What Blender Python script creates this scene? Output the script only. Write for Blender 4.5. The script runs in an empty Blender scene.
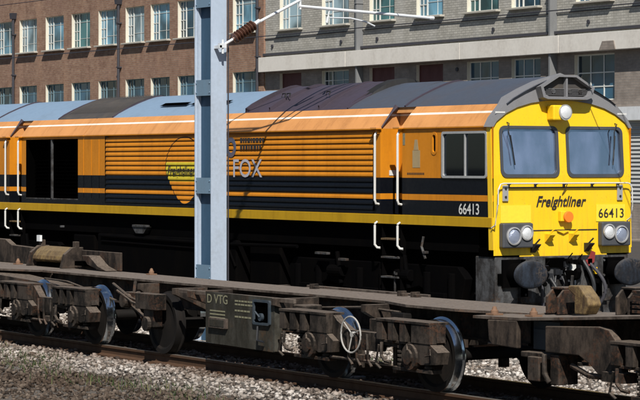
import bpy, math, random
from mathutils import Vector, Matrix, noise as mnoise
import numpy as np
R = math.radians
random.seed(7); rng = np.random.default_rng(5)
scene = bpy.context.scene
COL = scene.collection

# ------------------------------------------------------------------ camera
cam_d = bpy.data.cameras.new('camera'); cam = bpy.data.objects.new('camera', cam_d); COL.objects.link(cam)
cam.location = (0, 0, 2.62); cam.rotation_euler = (R(90), 0, R(58))
cam_d.sensor_width = 36; cam_d.lens = 2400/640*36; cam_d.shift_y = -35/640
cam_d.clip_start = 0.5; cam_d.clip_end = 4000
scene.camera = cam

# ------------------------------------------------------------------ sky, sun, exposure
SUN = Vector((0.61, -0.34, 0.72)).normalized()          # towards the sun
w = bpy.data.worlds.new('World'); scene.world = w; w.use_nodes = True
nt = w.node_tree; nt.nodes.clear()
sky = nt.nodes.new('ShaderNodeTexSky'); sky.sky_type = 'NISHITA'; sky.sun_disc = False
sky.sun_elevation = math.asin(SUN.z); sky.sun_rotation = math.atan2(SUN.x, SUN.y)
sky.air_density = 1.0; sky.dust_density = 0.4; sky.ozone_density = 1.5
bg = nt.nodes.new('ShaderNodeBackground'); bg.inputs[1].default_value = 0.05
wo = nt.nodes.new('ShaderNodeOutputWorld')
nt.links.new(sky.outputs[0], bg.inputs[0]); nt.links.new(bg.outputs[0], wo.inputs[0])
sd = bpy.data.lights.new('sun', 'SUN'); sd.energy = 5.0; sd.angle = R(0.5); sd.color = (1.0, 0.95, 0.87)
so = bpy.data.objects.new('sun', sd); COL.objects.link(so)
so.rotation_euler = SUN.to_track_quat('Z', 'Y').to_euler(); so.location = (0, -20, 40)
scene.view_settings.view_transform = 'Standard'; scene.view_settings.look = 'None'
scene.view_settings.exposure = 0.42; scene.view_settings.gamma = 1.0
scene.view_settings.use_curve_mapping = False

# ------------------------------------------------------------------ node helpers
class N:
    def __init__(s, name):
        s.m = bpy.data.materials.new(name); s.m.use_nodes = True
        s.t = s.m.node_tree; s.t.nodes.clear()
        s.out = s.t.nodes.new('ShaderNodeOutputMaterial')
        s.b = s.t.nodes.new('ShaderNodeBsdfPrincipled'); s.L(s.b.outputs[0], s.out.inputs[0])
        s._tc = None
    def L(s, a, b): s.t.links.new(a, b)
    def n(s, kind, **kw):
        x = s.t.nodes.new(kind)
        for k, v in kw.items(): setattr(x, k, v)
        return x
    @property
    def obj(s):
        if not s._tc: s._tc = s.n('ShaderNodeTexCoord')
        return s._tc.outputs['Object']
    def put(s, sock, v):
        if hasattr(v, 'is_linked') or hasattr(v, 'links'): s.L(v, sock)
        else: sock.default_value = v
    def math(s, op, a, b=0.0, c=None):
        x = s.n('ShaderNodeMath', operation=op); s.put(x.inputs[0], a); s.put(x.inputs[1], b)
        if c is not None: s.put(x.inputs[2], c)
        return x.outputs[0]
    def mapping(s, scale=(1, 1, 1), vec=None, loc=(0, 0, 0)):
        x = s.n('ShaderNodeMapping'); s.L(vec or s.obj, x.inputs[0])
        x.inputs['Scale'].default_value = scale; x.inputs['Location'].default_value = loc
        return x.outputs[0]
    def noise(s, scale, detail=4, rough=.55, stretch=(1, 1, 1), loc=(0, 0, 0)):
        x = s.n('ShaderNodeTexNoise'); s.L(s.mapping(stretch, loc=loc), x.inputs['Vector'])
        x.inputs['Scale'].default_value = scale; x.inputs['Detail'].default_value = detail
        x.inputs['Roughness'].default_value = rough
        return x.outputs[0]
    def ramp(s, fac, stops, interp='LINEAR'):
        x = s.n('ShaderNodeValToRGB'); x.color_ramp.interpolation = interp
        e = x.color_ramp.elements
        while len(e) < len(stops): e.new(0.5)
        for i, (p, c) in enumerate(stops):
            e[i].position = p; e[i].color = (*c, 1) if len(c) == 3 else c
        s.put(x.inputs[0], fac); return x.outputs[0]
    def maprange(s, v, a, b, c=0.0, d=1.0):
        x = s.n('ShaderNodeMapRange'); s.put(x.inputs[0], v)
        for i, q in enumerate((a, b, c, d)): x.inputs[i+1].default_value = q
        return x.outputs[0]
    def mix(s, fac, a, b, mode='MIX'):
        x = s.n('ShaderNodeMix', data_type='RGBA', blend_type=mode)
        s.put(x.inputs[0], fac)
        for q, v in ((x.inputs[6], a), (x.inputs[7], b)):
            if isinstance(v, tuple): q.default_value = (*v, 1) if len(v) == 3 else v
            else: s.L(v, q)
        return x.outputs[2]
    def bump(s, h, strength=.3, dist=.01):
        x = s.n('ShaderNodeBump'); x.inputs['Strength'].default_value = strength
        x.inputs['Distance'].default_value = dist; s.L(h, x.inputs['Height'])
        s.L(x.outputs[0], s.b.inputs['Normal'])
    def fin(s, col=None, rough=.5, metal=0.0, spec=None):
        if col is not None:
            if isinstance(col, tuple): s.b.inputs['Base Color'].default_value = (*col, 1)
            else: s.L(col, s.b.inputs['Base Color'])
        s.put(s.b.inputs['Roughness'], rough); s.put(s.b.inputs['Metallic'], metal)
        if spec is not None: s.b.inputs['Specular IOR Level'].default_value = spec
        return s.m

def paint(name, c, rough=.45, dirt=(.06, .045, .035), amt=.35, scale=2.5, stretch=(1, 1, .35), metal=0.0, spec=.5, bump=.08):
    a = N(name)
    n1 = a.noise(scale, 6, .65, stretch); n2 = a.noise(scale*9, 4, .6, loc=(3, 1, 7))
    k = a.math('MULTIPLY', a.maprange(n1, .45, .75), a.maprange(n2, .3, .7, .35, 1.0))
    k = a.math('MULTIPLY', k, amt)
    col = a.mix(k, c, dirt)
    col = a.mix(a.maprange(n2, .3, .7, 0, .18), col, tuple(min(1, v*.55) for v in c))
    if bump: a.bump(n2, bump, .01)
    return a.fin(col, a.maprange(n1, .3, .75, rough*.8, min(1, rough*1.5)), metal, spec)

def grimy(name, base, dust, dark, rust, sc=3.0):
    a = N(name)
    n1 = a.noise(sc, 8, .7, (1, 1, 1)); n2 = a.noise(sc*2.3, 6, .7, (1, 1, .35), loc=(4, 2, 9)); n3 = a.noise(sc*9, 4, .7, loc=(1, 8, 3)); n4 = a.noise(sc*.6, 4, .6, loc=(7, 7, 1))
    g_ = a.n('ShaderNodeNewGeometry'); sx = a.n('ShaderNodeSeparateXYZ'); a.L(g_.outputs['Normal'], sx.inputs[0])
    c = a.mix(a.maprange(n2, .42, .62), base, dark)
    c = a.mix(a.math('MULTIPLY', a.maprange(n1, .47, .60), .8), c, dark)
    c = a.mix(a.math('MULTIPLY', a.maprange(n4, .52, .62), a.maprange(n3, .45, .6)), c, rust)
    up = a.math('MULTIPLY', a.maprange(sx.outputs[2], .3, .9), a.maprange(n3, .35, .6, .4, .95))
    c = a.mix(up, c, dust)
    a.bump(n3, .5, .008)
    return a.fin(c, a.maprange(n1, .3, .7, .55, .95), 0, .22)
M = {}
def cab_yellow():
    a = N('yellow_cab_paint')
    n1 = a.noise(2.2, 6, .65); n2 = a.noise(5, 6, .7, (3, 3, .22), loc=(2, 5, 1)); n3 = a.noise(55, 2, .5)
    sx = a.n('ShaderNodeSeparateXYZ'); a.L(a.obj, sx.inputs[0])
    low = a.maprange(sx.outputs[2], 1.3, 2.1, .75, .18)
    c = a.mix(a.maprange(n1, .4, .7, 0, .45), (.79, .49, .008), (.72, .51, .03))
    c = a.mix(a.math('MULTIPLY', a.maprange(n2, .48, .75), low), c, (.42, .24, .02))
    c = a.mix(a.math('MULTIPLY', a.maprange(n3, .66, .72), .5), c, (.18, .11, .03))
    a.bump(n1, .06, .02)
    return a.fin(c, a.maprange(n2, .3, .7, .32, .55), 0, .5)
M['yellow'] = cab_yellow()
M['panel_yellow'] = paint('pale_yellow_paint', (.80, .62, .04), .4, (.3, .2, .05), .15, 3)
M['black'] = paint('black_paint', (.012, .012, .014), .4, (.05, .04, .03), .3)
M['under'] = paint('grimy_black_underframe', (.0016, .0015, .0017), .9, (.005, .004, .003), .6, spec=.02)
M['beam_grey'] = grimy('stained_grey_beam_paint', (.070, .072, .076), (.10, .09, .08), (.014, .012, .011), (.045, .028, .018), 2.6)
M['hood_grey'] = paint('grey_roof_paint', (.18, .18, .19), .5, (.08, .085, .08), .5, 4)
M['roof_dark'] = paint('dark_grey_roof_paint', (.060, .069, .090), .42, (.065, .05, .05), .6, 1.3, (1, 1, 1))
M['roof_hatch'] = paint('soot_purple_roof_paint', (.050, .038, .054), .5, (.018, .012, .018), .9, 1.8, (1, .4, 1))
M['roof_light'] = paint('sky_sheen_roof_paint', (.21, .30, .41), .30, (.10, .13, .17), .5, 1.2, (1, 1, 1))  # sky reflection on the grey roof put into its colour as pale blue
M['radiator'] = paint('brown_grey_radiator_mesh', (.05, .045, .042), .7, (.12, .09, .06), .6, 4)
M['soot'] = paint('soot_black', (.004, .004, .005), .85, amt=.1)
M['void'] = paint('unlit_interior_black', (.001, .001, .001), .9, amt=.0, spec=.0)
M['white'] = paint('white_rail_paint', (.58, .58, .56), .35, (.25, .2, .16), .3, 6)
M['alu'] = paint('aluminium_frame', (.5, .5, .5), .35, metal=.5, amt=.3)
M['rubber'] = paint('black_rubber', (.012, .013, .016), .5, (.05, .05, .05), .3)
M['lamp_box'] = paint('dark_grey_lamp_box', (.05, .055, .065), .45, (.12, .1, .08), .4)
M['orange_cap'] = paint('orange_plastic', (.85, .20, .02), .4, amt=.1)
M['red'] = paint('red_handle_paint', (.22, .025, .025), .5, amt=.4)
M['wagon'] = grimy('grimy_brown_wagon_steel', (.058, .043, .033), (.125, .10, .08), (.008, .006, .005), (.065, .03, .017), 2.4)
M['wagon_top'] = grimy('dusty_grey_brown_deck', (.105, .085, .07), (.165, .139, .119), (.04, .029, .023), (.10, .06, .04), 2.6)
M['wagon_dark'] = paint('oily_brown_black_steel', (.006, .005, .0045), .8, (.03, .02, .015), .5, 5, spec=.2)
M['casting'] = grimy('oily_cast_steel', (.046, .036, .029), (.115, .092, .074), (.0035, .0027, .002), (.06, .029, .017), 3.4)
M['panel'] = grimy('stained_grey_green_panel', (.052, .050, .042), (.08, .07, .06), (.020, .018, .013), (.055, .036, .022), 1.6)
M['worn_yellow'] = grimy('worn_yellow_steel', (.19, .13, .055), (.17, .125, .07), (.06, .038, .022), (.08, .045, .022), 5)
M['bluebox'] = paint('blue_black_equipment', (.02, .032, .045), .6, (.06, .06, .06), .8, 9, (1, 1, 1))
M['faded_letter'] = paint('faded_cream_lettering', (.20, .19, .12), .8, (.05, .05, .04), .8, 30, (1, 1, 1))
M['pale_letter'] = paint('pale_lettering', (.42, .43, .50), .6, (.30, .20, .12), .5, 10, (1, 1, 1))
M['white_letter'] = paint('white_lettering', (.6, .6, .58), .5, amt=.15)
M['black_letter'] = paint('black_lettering', (.025, .02, .018), .5, amt=.1)
M['blue_letter'] = paint('blue_roundel', (.07, .09, .15), .6, (.25, .10, .03), .7, 12)
M['steel'] = paint('polished_tyre_steel', (.62, .68, .74), .16, (.3, .28, .26), .25, 9, metal=1.0, bump=.03)
M['rail_head'] = paint('polished_rail_head', (.45, .42, .38), .3, (.2, .12, .07), .5, 9, metal=.8)
M['rust'] = paint('rail_rust', (.07, .038, .022), .85, (.02, .013, .01), .6, 6, spec=.2)
M['mast'] = paint('pale_blue_grey_mast_paint', (.36, .43, .53), .5, (.22, .23, .24), .6, 2.2, (1, 1, .35))
M['mast_web'] = paint('shade_toned_mast_web', (.035, .085, .15), .55, (.03, .05, .07), .6, 3, (1, 1, .3), spec=.3)  # same mast steel, recess shade put into its colour as dark blue
M['mast_plate'] = paint('blue_grey_plate_paint', (.15, .24, .33), .5, (.12, .12, .12), .4, 4)
M['galv'] = paint('galvanised_tube', (.70, .73, .76), .4, (.35, .35, .36), .3, 6, metal=.2)
M['insul'] = paint('brown_glazed_porcelain', (.10, .045, .03), .25, (.05, .04, .035), .3, 9)
M['concrete'] = paint('weathered_sleeper_concrete', (.20, .185, .165), .9, (.06, .045, .035), .7, 4)
M['whiteblock'] = paint('whitewashed_concrete', (.62, .64, .66), .8, (.2, .2, .2), .5, 5)
M['reveal'] = paint('cream_painted_reveal', (.60, .57, .48), .7, (.3, .25, .2), .4, 1.5)
M['winframe'] = paint('white_window_steel', (.62, .63, .60), .6, (.3, .3, .28), .4, 2)
M['teal'] = paint('faded_blue_green_window_steel', (.16, .25, .29), .6, (.1, .12, .12), .4, 2)
M['sill'] = paint('pale_stone_sill', (.40, .38, .33), .8, (.2, .17, .15), .5, 2)
M['pipe'] = paint('dark_iron_pipe', (.035, .035, .045), .6, amt=.3)
M['paleduct'] = paint('pale_grey_pipe', (.17, .175, .18), .6, (.08, .08, .08), .5, 2)
M['band'] = paint('cream_render_band', (.66, .63, .58), .85, (.40, .36, .31), .75, .8, (1, 1, .5))
M['redboard'] = paint('dull_red_board', (.10, .035, .035), .7, (.05, .03, .03), .5, 1)
M['brown_int'] = paint('brown_interior', (.08, .05, .03), .8)
M['cab_blue'] = paint('blue_grey_cab_interior', (.18, .24, .36), .7, (.05, .07, .1), .4)
M['dark_asphalt'] = paint('dark_asphalt', (.055, .05, .048), .9, (.09, .075, .06), .6, .6, (1, 1, 1), spec=.2)

def livery():
    a = N('orange_black_livery_paint')
    sx = a.n('ShaderNodeSeparateXYZ'); a.L(a.obj, sx.inputs[0]); X, Z = sx.outputs[0], sx.outputs[2]
    OR = (.56, .205, .012); BK = (.0035, .0045, .0075); YE = (.45, .265, .010); WH = (.80, .74, .66); CR = (.56, .26, .09)  # CR cantrail orange is paler, its upward-facing sheen put into the colour
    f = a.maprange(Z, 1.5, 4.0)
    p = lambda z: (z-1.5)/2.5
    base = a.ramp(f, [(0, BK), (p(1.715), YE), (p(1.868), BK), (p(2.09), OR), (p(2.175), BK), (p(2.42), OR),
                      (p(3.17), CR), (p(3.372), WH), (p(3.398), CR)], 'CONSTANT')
    # shield logo printed over the louvres: centre x, tapering downwards
    xc = -36.98+27.8
    dx = a.math('SUBTRACT', X, xc)
    zz = a.math('SUBTRACT', Z, 2.55)
    up = a.math('MULTIPLY', zz, 1/.57)
    dn = a.math('MULTIPLY', zz, -1/.63)
    v = a.math('MAXIMUM', up, dn)
    wd = a.math('SUBTRACT', 0.72, a.math('MULTIPLY', a.math('MAXIMUM', a.math('MULTIPLY', zz, -1.0), 0.0), 0.42))
    u = a.math('DIVIDE', dx, wd)
    r = a.math('SQRT', a.math('ADD', a.math('MULTIPLY', u, u), a.math('MULTIPLY', v, v)))
    inside = a.math('LESS_THAN', r, 1.0)
    ring = a.math('MULTIPLY', inside, a.math('GREATER_THAN', r, .968))
    mid = a.math('LESS_THAN', a.math('ABSOLUTE', a.math('SUBTRACT', Z, 2.50)), .17)
    lg = a.mix(mid, OR, (.52, .42, .03))
    c = a.mix(inside, base, lg); c = a.mix(ring, c, BK)
    n1 = a.noise(1.6, 6, .65, (1, 1, .3)); n2 = a.noise(22, 4, .6)
    k = a.math('MULTIPLY', a.maprange(n1, .42, .75, 0, .30), a.maprange(n2, .3, .7, .5, 1))
    c = a.mix(a.math('MULTIPLY', k, 1.6), c, (.42, .36, .34), 'MULTIPLY')
    n3 = a.noise(3, 5, .7, (2.2, 1, .22), loc=(5, 0, 2)); c = a.mix(a.maprange(n3, .52, .78, 0, .5), c, (.45, .40, .40), 'MULTIPLY')
    a.bump(n1, .05, .02)
    return a.fin(c, a.maprange(n2, .3, .7, .32, .55), 0, .16)
M['livery'] = livery()

def brick(name, c1, c2, mortar, patch):
    a = N(name)
    sx = a.n('ShaderNodeSeparateXYZ'); a.L(a.obj, sx.inputs[0])
    cx = a.n('ShaderNodeCombineXYZ'); a.L(a.math('ADD', sx.outputs[0], sx.outputs[1]), cx.inputs[0]); a.L(sx.outputs[2], cx.inputs[1])
    bt = a.n('ShaderNodeTexBrick'); a.L(cx.outputs[0], bt.inputs['Vector'])
    bt.inputs['Scale'].default_value = 1; bt.inputs['Brick Width'].default_value = .30
    bt.inputs['Row Height'].default_value = .105; bt.inputs['Mortar Size'].default_value = .02
    bt.inputs['Color1'].default_value = (*c1, 1); bt.inputs['Color2'].default_value = (*c2, 1); bt.inputs['Mortar'].default_value = (*mortar, 1)
    n1 = a.noise(.35, 6, .65); n2 = a.noise(3.5, 5, .7, (.6, 1, 1)); n3 = a.noise(.8, 4, .6, (1, 1, .15))
    col = a.mix(a.maprange(n1, .35, .7, 0, .55), bt.outputs[0], patch)
    col = a.mix(a.maprange(n2, .35, .7, 0, .5), col, tuple(v*.45 for v in c1))
    col = a.mix(a.maprange(n3, .5, .75, 0, .30), col, tuple(min(.55, v*1.25) for v in c2))
    n4 = a.noise(1.7, 5, .75, (1, 1, .5), loc=(9, 2, 4)); col = a.mix(a.maprange(n4, .5, .72, 0, .5), col, tuple(v*.5 for v in c1))
    a.bump(bt.outputs['Fac'], .25, .02)
    return a.fin(col, .9, 0, .15)
M['brick'] = brick('weathered_brown_brick', (.25, .130, .085), (.38, .235, .155), (.27, .21, .165), (.24, .15, .12))
M['greybrick'] = brick('soot_grey_brick', (.38, .365, .32), (.50, .48, .43), (.27, .26, .235), (.40, .385, .35))
M['lowbrick'] = brick('shadow_dark_lower_brick', (.26, .22, .19), (.35, .30, .26), (.28, .25, .225), (.17, .145, .13))  # lower storey brick toned darker, with the band's shadow put into its colour

def pane_mat(name, c, rough=.07, var=.6):
    a = N(name)
    n1 = a.noise(.55, 3, .5, (1, 1, .7)); n2 = a.noise(3.0, 2, .5)
    col = a.mix(a.maprange(n1, .42, .6), c, tuple(v*var*.35 for v in c))
    a.bump(n2, .05, .05)
    return a.fin(col, rough, 0, .5)
M['pane'] = pane_mat('blue_reflecting_window_glass', (.15, .33, .45))  # reflected sky blue put into the glass base colour
M['pane_pale'] = pane_mat('pale_blind_behind_glass', (.30, .42, .48)); M['pane_green'] = pane_mat('green_reflecting_window_glass', (.06, .17, .18))
M['pane_dark'] = pane_mat('dark_window_glass', (.03, .10, .17))

def cab_glass(name, tint, gloss):
    a = N(name); a.t.nodes.remove(a.b)
    tr = a.n('ShaderNodeBsdfTransparent'); tr.inputs[0].default_value = (*tint, 1)
    gl = a.n('ShaderNodeBsdfGlossy'); gl.inputs['Roughness'].default_value = .03; gl.inputs[0].default_value = (.66, .80, 1, 1)
    lw = a.n('ShaderNodeFresnel'); lw.inputs[0].default_value = 1.5
    f = a.math('MINIMUM', a.math('ADD', a.math('MULTIPLY', lw.outputs[0], 1.2), gloss), 1.0)
    mx = a.n('ShaderNodeMixShader'); a.L(f, mx.inputs[0]); a.L(tr.outputs[0], mx.inputs[1]); a.L(gl.outputs[0], mx.inputs[2])
    a.L(mx.outputs[0], a.out.inputs[0]); return a.m
def film(name, tint, gloss):
    m = cab_glass(name, tint, gloss); t = m.node_tree; out = [n for n in t.nodes if n.type == 'OUTPUT_MATERIAL'][0]; mx = out.inputs[0].links[0].from_node
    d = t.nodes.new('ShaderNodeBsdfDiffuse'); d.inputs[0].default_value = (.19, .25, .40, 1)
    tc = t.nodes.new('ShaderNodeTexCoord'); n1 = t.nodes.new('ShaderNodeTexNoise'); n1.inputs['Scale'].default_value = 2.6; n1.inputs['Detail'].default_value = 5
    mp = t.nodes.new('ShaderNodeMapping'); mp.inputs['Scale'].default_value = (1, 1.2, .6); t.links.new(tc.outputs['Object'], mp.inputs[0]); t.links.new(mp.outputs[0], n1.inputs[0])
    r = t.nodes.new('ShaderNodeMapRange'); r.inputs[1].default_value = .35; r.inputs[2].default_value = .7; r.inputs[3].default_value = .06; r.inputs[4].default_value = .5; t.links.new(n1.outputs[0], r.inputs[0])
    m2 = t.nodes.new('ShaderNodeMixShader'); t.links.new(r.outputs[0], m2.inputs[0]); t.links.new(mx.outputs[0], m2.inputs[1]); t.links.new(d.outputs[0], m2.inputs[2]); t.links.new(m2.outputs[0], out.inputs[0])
    return m
M['windscreen'] = film('tinted_windscreen_glass', (.55, .66, .85), .50)
M['sideglass'] = cab_glass('dark_side_glass', (.06, .085, .06), .0)
def lens_mat(name, c):
    a = N(name); v = a.n('ShaderNodeTexVoronoi'); a.L(a.mapping((60, 60, 60)), v.inputs[0]); a.bump(v.outputs[0], .4, .01)
    return a.fin(c, .12, .25, .8)
M['lens'] = lens_mat('clear_lamp_lens', (.80, .82, .84)); M['lens_blue'] = lens_mat('dim_lamp_lens', (.28, .32, .42))

def shutter_mat():
    a = N('pale_roller_shutter_steel')
    sx = a.n('ShaderNodeSeparateXYZ'); a.L(a.obj, sx.inputs[0])
    s_ = a.math('SINE', a.math('MULTIPLY', sx.outputs[2], 2*math.pi/.16))
    a.bump(s_, .8, .03)
    return a.fin(a.mix(a.noise(1.2, 4), (.34, .34, .33), (.42, .43, .42)), .6, 0, .3)
M['shutter'] = shutter_mat()

def ballast_mat():
    a = N('ballast_gravel')
    v = a.n('ShaderNodeTexVoronoi'); a.L(a.mapping((18, 18, 18)), v.inputs[0])
    n1 = a.noise(.5, 5, .6); n2 = a.noise(40, 3)
    c = a.ramp(v.outputs['Color'], [(0, (.13, .115, .10)), (.5, (.26, .24, .22)), (1, (.42, .39, .36))])
    c = a.mix(a.maprange(n1, .35, .7, 0, .6), c, (.12, .09, .065))
    a.bump(a.math('ADD', a.math('MULTIPLY', v.outputs['Distance'], -1.0), a.math('MULTIPLY', n2, .3)), 1.0, .05)
    return a.fin(c, .95, 0, .15)
M['ballast'] = ballast_mat()
def stone_mat():
    a = N('ballast_stone')
    g = a.n('ShaderNodeNewGeometry')
    c = a.ramp(g.outputs['Random Per Island'], [(0, (.06, .05, .043)), (.3, (.20, .175, .155)), (.7, (.36, .33, .30)), (1, (.52, .49, .46))])
    n = a.noise(.7, 4, .6); c = a.mix(a.maprange(n, .42, .68, 0, .55), c, (.13, .09, .06))
    sx = a.n('ShaderNodeSeparateXYZ'); a.L(a.obj, sx.inputs[0])
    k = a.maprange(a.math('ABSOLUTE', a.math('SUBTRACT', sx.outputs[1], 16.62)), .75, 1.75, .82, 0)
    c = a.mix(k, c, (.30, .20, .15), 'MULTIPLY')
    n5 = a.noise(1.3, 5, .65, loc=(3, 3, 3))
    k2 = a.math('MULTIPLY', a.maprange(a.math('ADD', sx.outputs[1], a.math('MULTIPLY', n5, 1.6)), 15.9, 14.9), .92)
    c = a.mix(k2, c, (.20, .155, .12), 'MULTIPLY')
    n2 = a.noise(60, 3); a.bump(n2, .3, .01)
    return a.fin(c, .9, 0, .2)
M['stone'] = stone_mat()
def leaf_mat():
    a = N('weed_leaf'); g = a.n('ShaderNodeNewGeometry')
    c = a.ramp(g.outputs['Random Per Island'], [(0, (.02, .035, .012)), (.6, (.04, .062, .02)), (1, (.12, .11, .05))])
    return a.fin(c, .7, 0, .2)
M['leaf'] = leaf_mat()

# ------------------------------------------------------------------ mesh builder
class MB:
    def __init__(s): s.v = []; s.f = []; s.mi = []; s.k = 0
    def add(s, vs, fs, mi=None):
        o = len(s.v); s.v += [tuple(q) for q in vs]
        for q in fs: s.f.append(tuple(i+o for i in q)); s.mi.append(s.k if mi is None else mi)
        return s
    def box(s, x0, x1, y0, y1, z0, z1, mi=None):
        vs = [(x, y, z) for z in (z0, z1) for y in (y0, y1) for x in (x0, x1)]
        return s.add(vs, [(0, 2, 3, 1), (4, 5, 7, 6), (0, 1, 5, 4), (2, 6, 7, 3), (0, 4, 6, 2), (1, 3, 7, 5)], mi)
    def quad(s, a, b, c, d, mi=None): return s.add([a, b, c, d], [(0, 1, 2, 3)], mi)
    def prism(s, pts, axis, a0, a1, mi=None):
        # pts in the two other axes (x,z) for 'y', (y,z) for 'x', (x,y) for 'z'
        n = len(pts)
        def P(p, a): return {'x': (a, p[0], p[1]), 'y': (p[0], a, p[1]), 'z': (p[0], p[1], a)}[axis]
        vs = [P(p, a0) for p in pts]+[P(p, a1) for p in pts]
        area = sum(pts[i][0]*pts[(i+1) % n][1]-pts[(i+1) % n][0]*pts[i][1] for i in range(n))
        fs = [tuple(range(n)), tuple(range(2*n-1, n-1, -1))]+[(i, i+n, (i+1) % n+n, (i+1) % n) for i in range(n)]
        flip = (area > 0) != (axis == 'y')
        if (a1 < a0): flip = not flip
        if flip: fs = [q[::-1] for q in fs]
        return s.add(vs, fs, mi)
    def cyl(s, c, axis, r, h, n=20, r2=None, mi=None, sc=(1, 1)):
        # centre of base, axis vector, length h
        a = Vector(axis).normalized(); u = a.orthogonal().normalized()
        if abs(a.z) < .99: u = Vector((0, 0, 1)).cross(a).normalized()
        t = a.cross(u); c = Vector(c); r2 = r if r2 is None else r2
        vs = []
        for rr, hh in ((r, 0), (r2, h)):
            for i in range(n):
                q = 2*math.pi*i/n; vs.append(c+a*hh+u*(rr*sc[0]*math.cos(q))+t*(rr*sc[1]*math.sin(q)))
        fs = [tuple(range(n-1, -1, -1)), tuple(range(n, 2*n))]+[(i, (i+1) % n, (i+1) % n+n, i+n) for i in range(n)]
        return s.add(vs, fs, mi)
    def tube(s, pts, r, n=8, mi=None, closed=False):
        pts = [Vector(p) for p in pts]; rings = []; m = len(pts)
        up = Vector((.13, .21, .97)).normalized()
        for i, p in enumerate(pts):
            if closed: d = (pts[(i+1) % m]-pts[i-1]).normalized()
            else: d = ((pts[min(i+1, m-1)]-p).normalized()+(p-pts[max(i-1, 0)]).normalized()).normalized()
            u = d.cross(up).normalized(); t = d.cross(u)
            rr = r[i] if isinstance(r, (list, tuple)) else r
            rings.append([p+u*(rr*math.cos(2*math.pi*k/n))+t*(rr*math.sin(2*math.pi*k/n)) for k in range(n)])
        vs = [q for g in rings for q in g]; fs = []
        for i in range(m if closed else m-1):
            j = (i+1) % m
            for k in range(n): fs.append((i*n+k, j*n+k, j*n+(k+1) % n, i*n+(k+1) % n))
        if not closed: fs += [tuple(range(n-1, -1, -1))[::-1], tuple((m-1)*n+k for k in range(n))[::-1]]
        return s.add(vs, fs, mi)
    def lathe(s, prof, c, axis, n=40, mis=None):
        a = Vector(axis).normalized(); u = a.orthogonal().normalized(); t = a.cross(u); c = Vector(c)
        vs = []
        for (r, h) in prof:
            for i in range(n):
                q = 2*math.pi*i/n; vs.append(c+a*h+(u*math.cos(q)+t*math.sin(q))*r)
        for j in range(len(prof)-1):
            pass
        o = len(s.v); s.v += [tuple(q) for q in vs]
        for j in range(len(prof)-1):
            for i in range(n):
                s.f.append((o+j*n+i, o+j*n+(i+1) % n, o+(j+1)*n+(i+1) % n, o+(j+1)*n+i)); s.mi.append(mis[j] if mis else s.k)
        return s
    def build(s, name, mats, parent=None, bevel=0.0, smooth=False, org=None):
        if not isinstance(mats, (list, tuple)): mats = [mats]
        loc = Vector(parent['_o']) if parent is not None else Vector(org or (0, 0, 0))
        me = bpy.data.meshes.new(name)
        me.from_pydata([tuple(Vector(q)-loc) for q in s.v], [], s.f); me.update()
        for m in mats: me.materials.append(m)
        for p, k in zip(me.polygons, s.mi): p.material_index = k
        if smooth:
            me.polygons.foreach_set('use_smooth', [True]*len(me.polygons))
            try: me.set_sharp_from_angle(angle=R(35))
            except Exception: pass
        o = bpy.data.objects.new(name, me); COL.objects.link(o)
        if parent is not None: o.parent = parent; o['_o'] = tuple(loc)
        else: o.location = loc; o['_o'] = tuple(loc)
        if bevel:
            b = o.modifiers.new('bevel', 'BEVEL'); b.width = bevel; b.segments = 2; b.limit_method = 'ANGLE'; b.angle_limit = R(40)
        return o

def thing(name, loc, label, cat, group=None):
    o = bpy.data.objects.new(name, None); COL.objects.link(o); o.location = loc; o['_o'] = tuple(loc)
    o['label'] = label; o['category'] = cat
    if group: o['group'] = group
    o.empty_display_size = .3
    return o
def tag(o, label, cat, group=None, kind=None):
    o['label'] = label; o['category'] = cat
    if group: o['group'] = group
    if kind: o['kind'] = kind
    return o
def struct(o): o['kind'] = 'structure'; return o

def text_mb(txt, origin, right, up, height, sx=1.0, shear=0.0, bold=0.0, depth=.004, mb=None, space=1.0):
    cu = bpy.data.curves.new('lettering', 'FONT'); cu.body = txt; cu.size = 1; cu.shear = shear; cu.offset = bold
    cu.space_character = space; cu.resolution_u = 4
    ob = bpy.data.objects.new('lettering', cu); COL.objects.link(ob)
    dg = bpy.context.evaluated_depsgraph_get(); me = bpy.data.meshes.new_from_object(ob.evaluated_get(dg))
    bpy.data.objects.remove(ob)
    mb = mb or MB(); o = Vector(origin); r = Vector(right); u = Vector(up); n = r.cross(u)
    k = height/.70
    vs = [o+r*(v.co.x*k*sx)+u*(v.co.y*k)+n*depth for v in me.vertices]
    wdt = max([v.co.x for v in me.vertices])*k*sx
    mb.add(vs, [tuple(p.vertices) for p in me.polygons])
    bpy.data.meshes.remove(me)
    return mb

def rrect(x0, x1, z0, z1, r, n=5):
    p = []
    for cx, cz, a in ((x1-r, z1-r, 0), (x0+r, z1-r, 90), (x0+r, z0+r, 180), (x1-r, z0+r, 270)):
        for i in range(n+1):
            q = R(a+90*i/n); p.append((cx+r*math.cos(q), cz+r*math.sin(q)))
    return p
def ringplate(mb, outer, inner, axis, a0, a1, mi=None):
    n = len(outer)
    def P(p, a): return {'x': (a, p[0], p[1]), 'y': (p[0], a, p[1])}[axis]
    vs = [P(p, a) for a in (a0, a1) for L in (outer, inner) for p in L]
    fs = []
    for i in range(n):
        j = (i+1) % n
        fs += [(i, j, n+j, n+i), (2*n+i, 3*n+i, 3*n+j, 2*n+j), (i, 2*n+i, 2*n+j, j), (n+i, n+j, 3*n+j, 3*n+i)]
    mb.add(vs, fs, mi)

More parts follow.
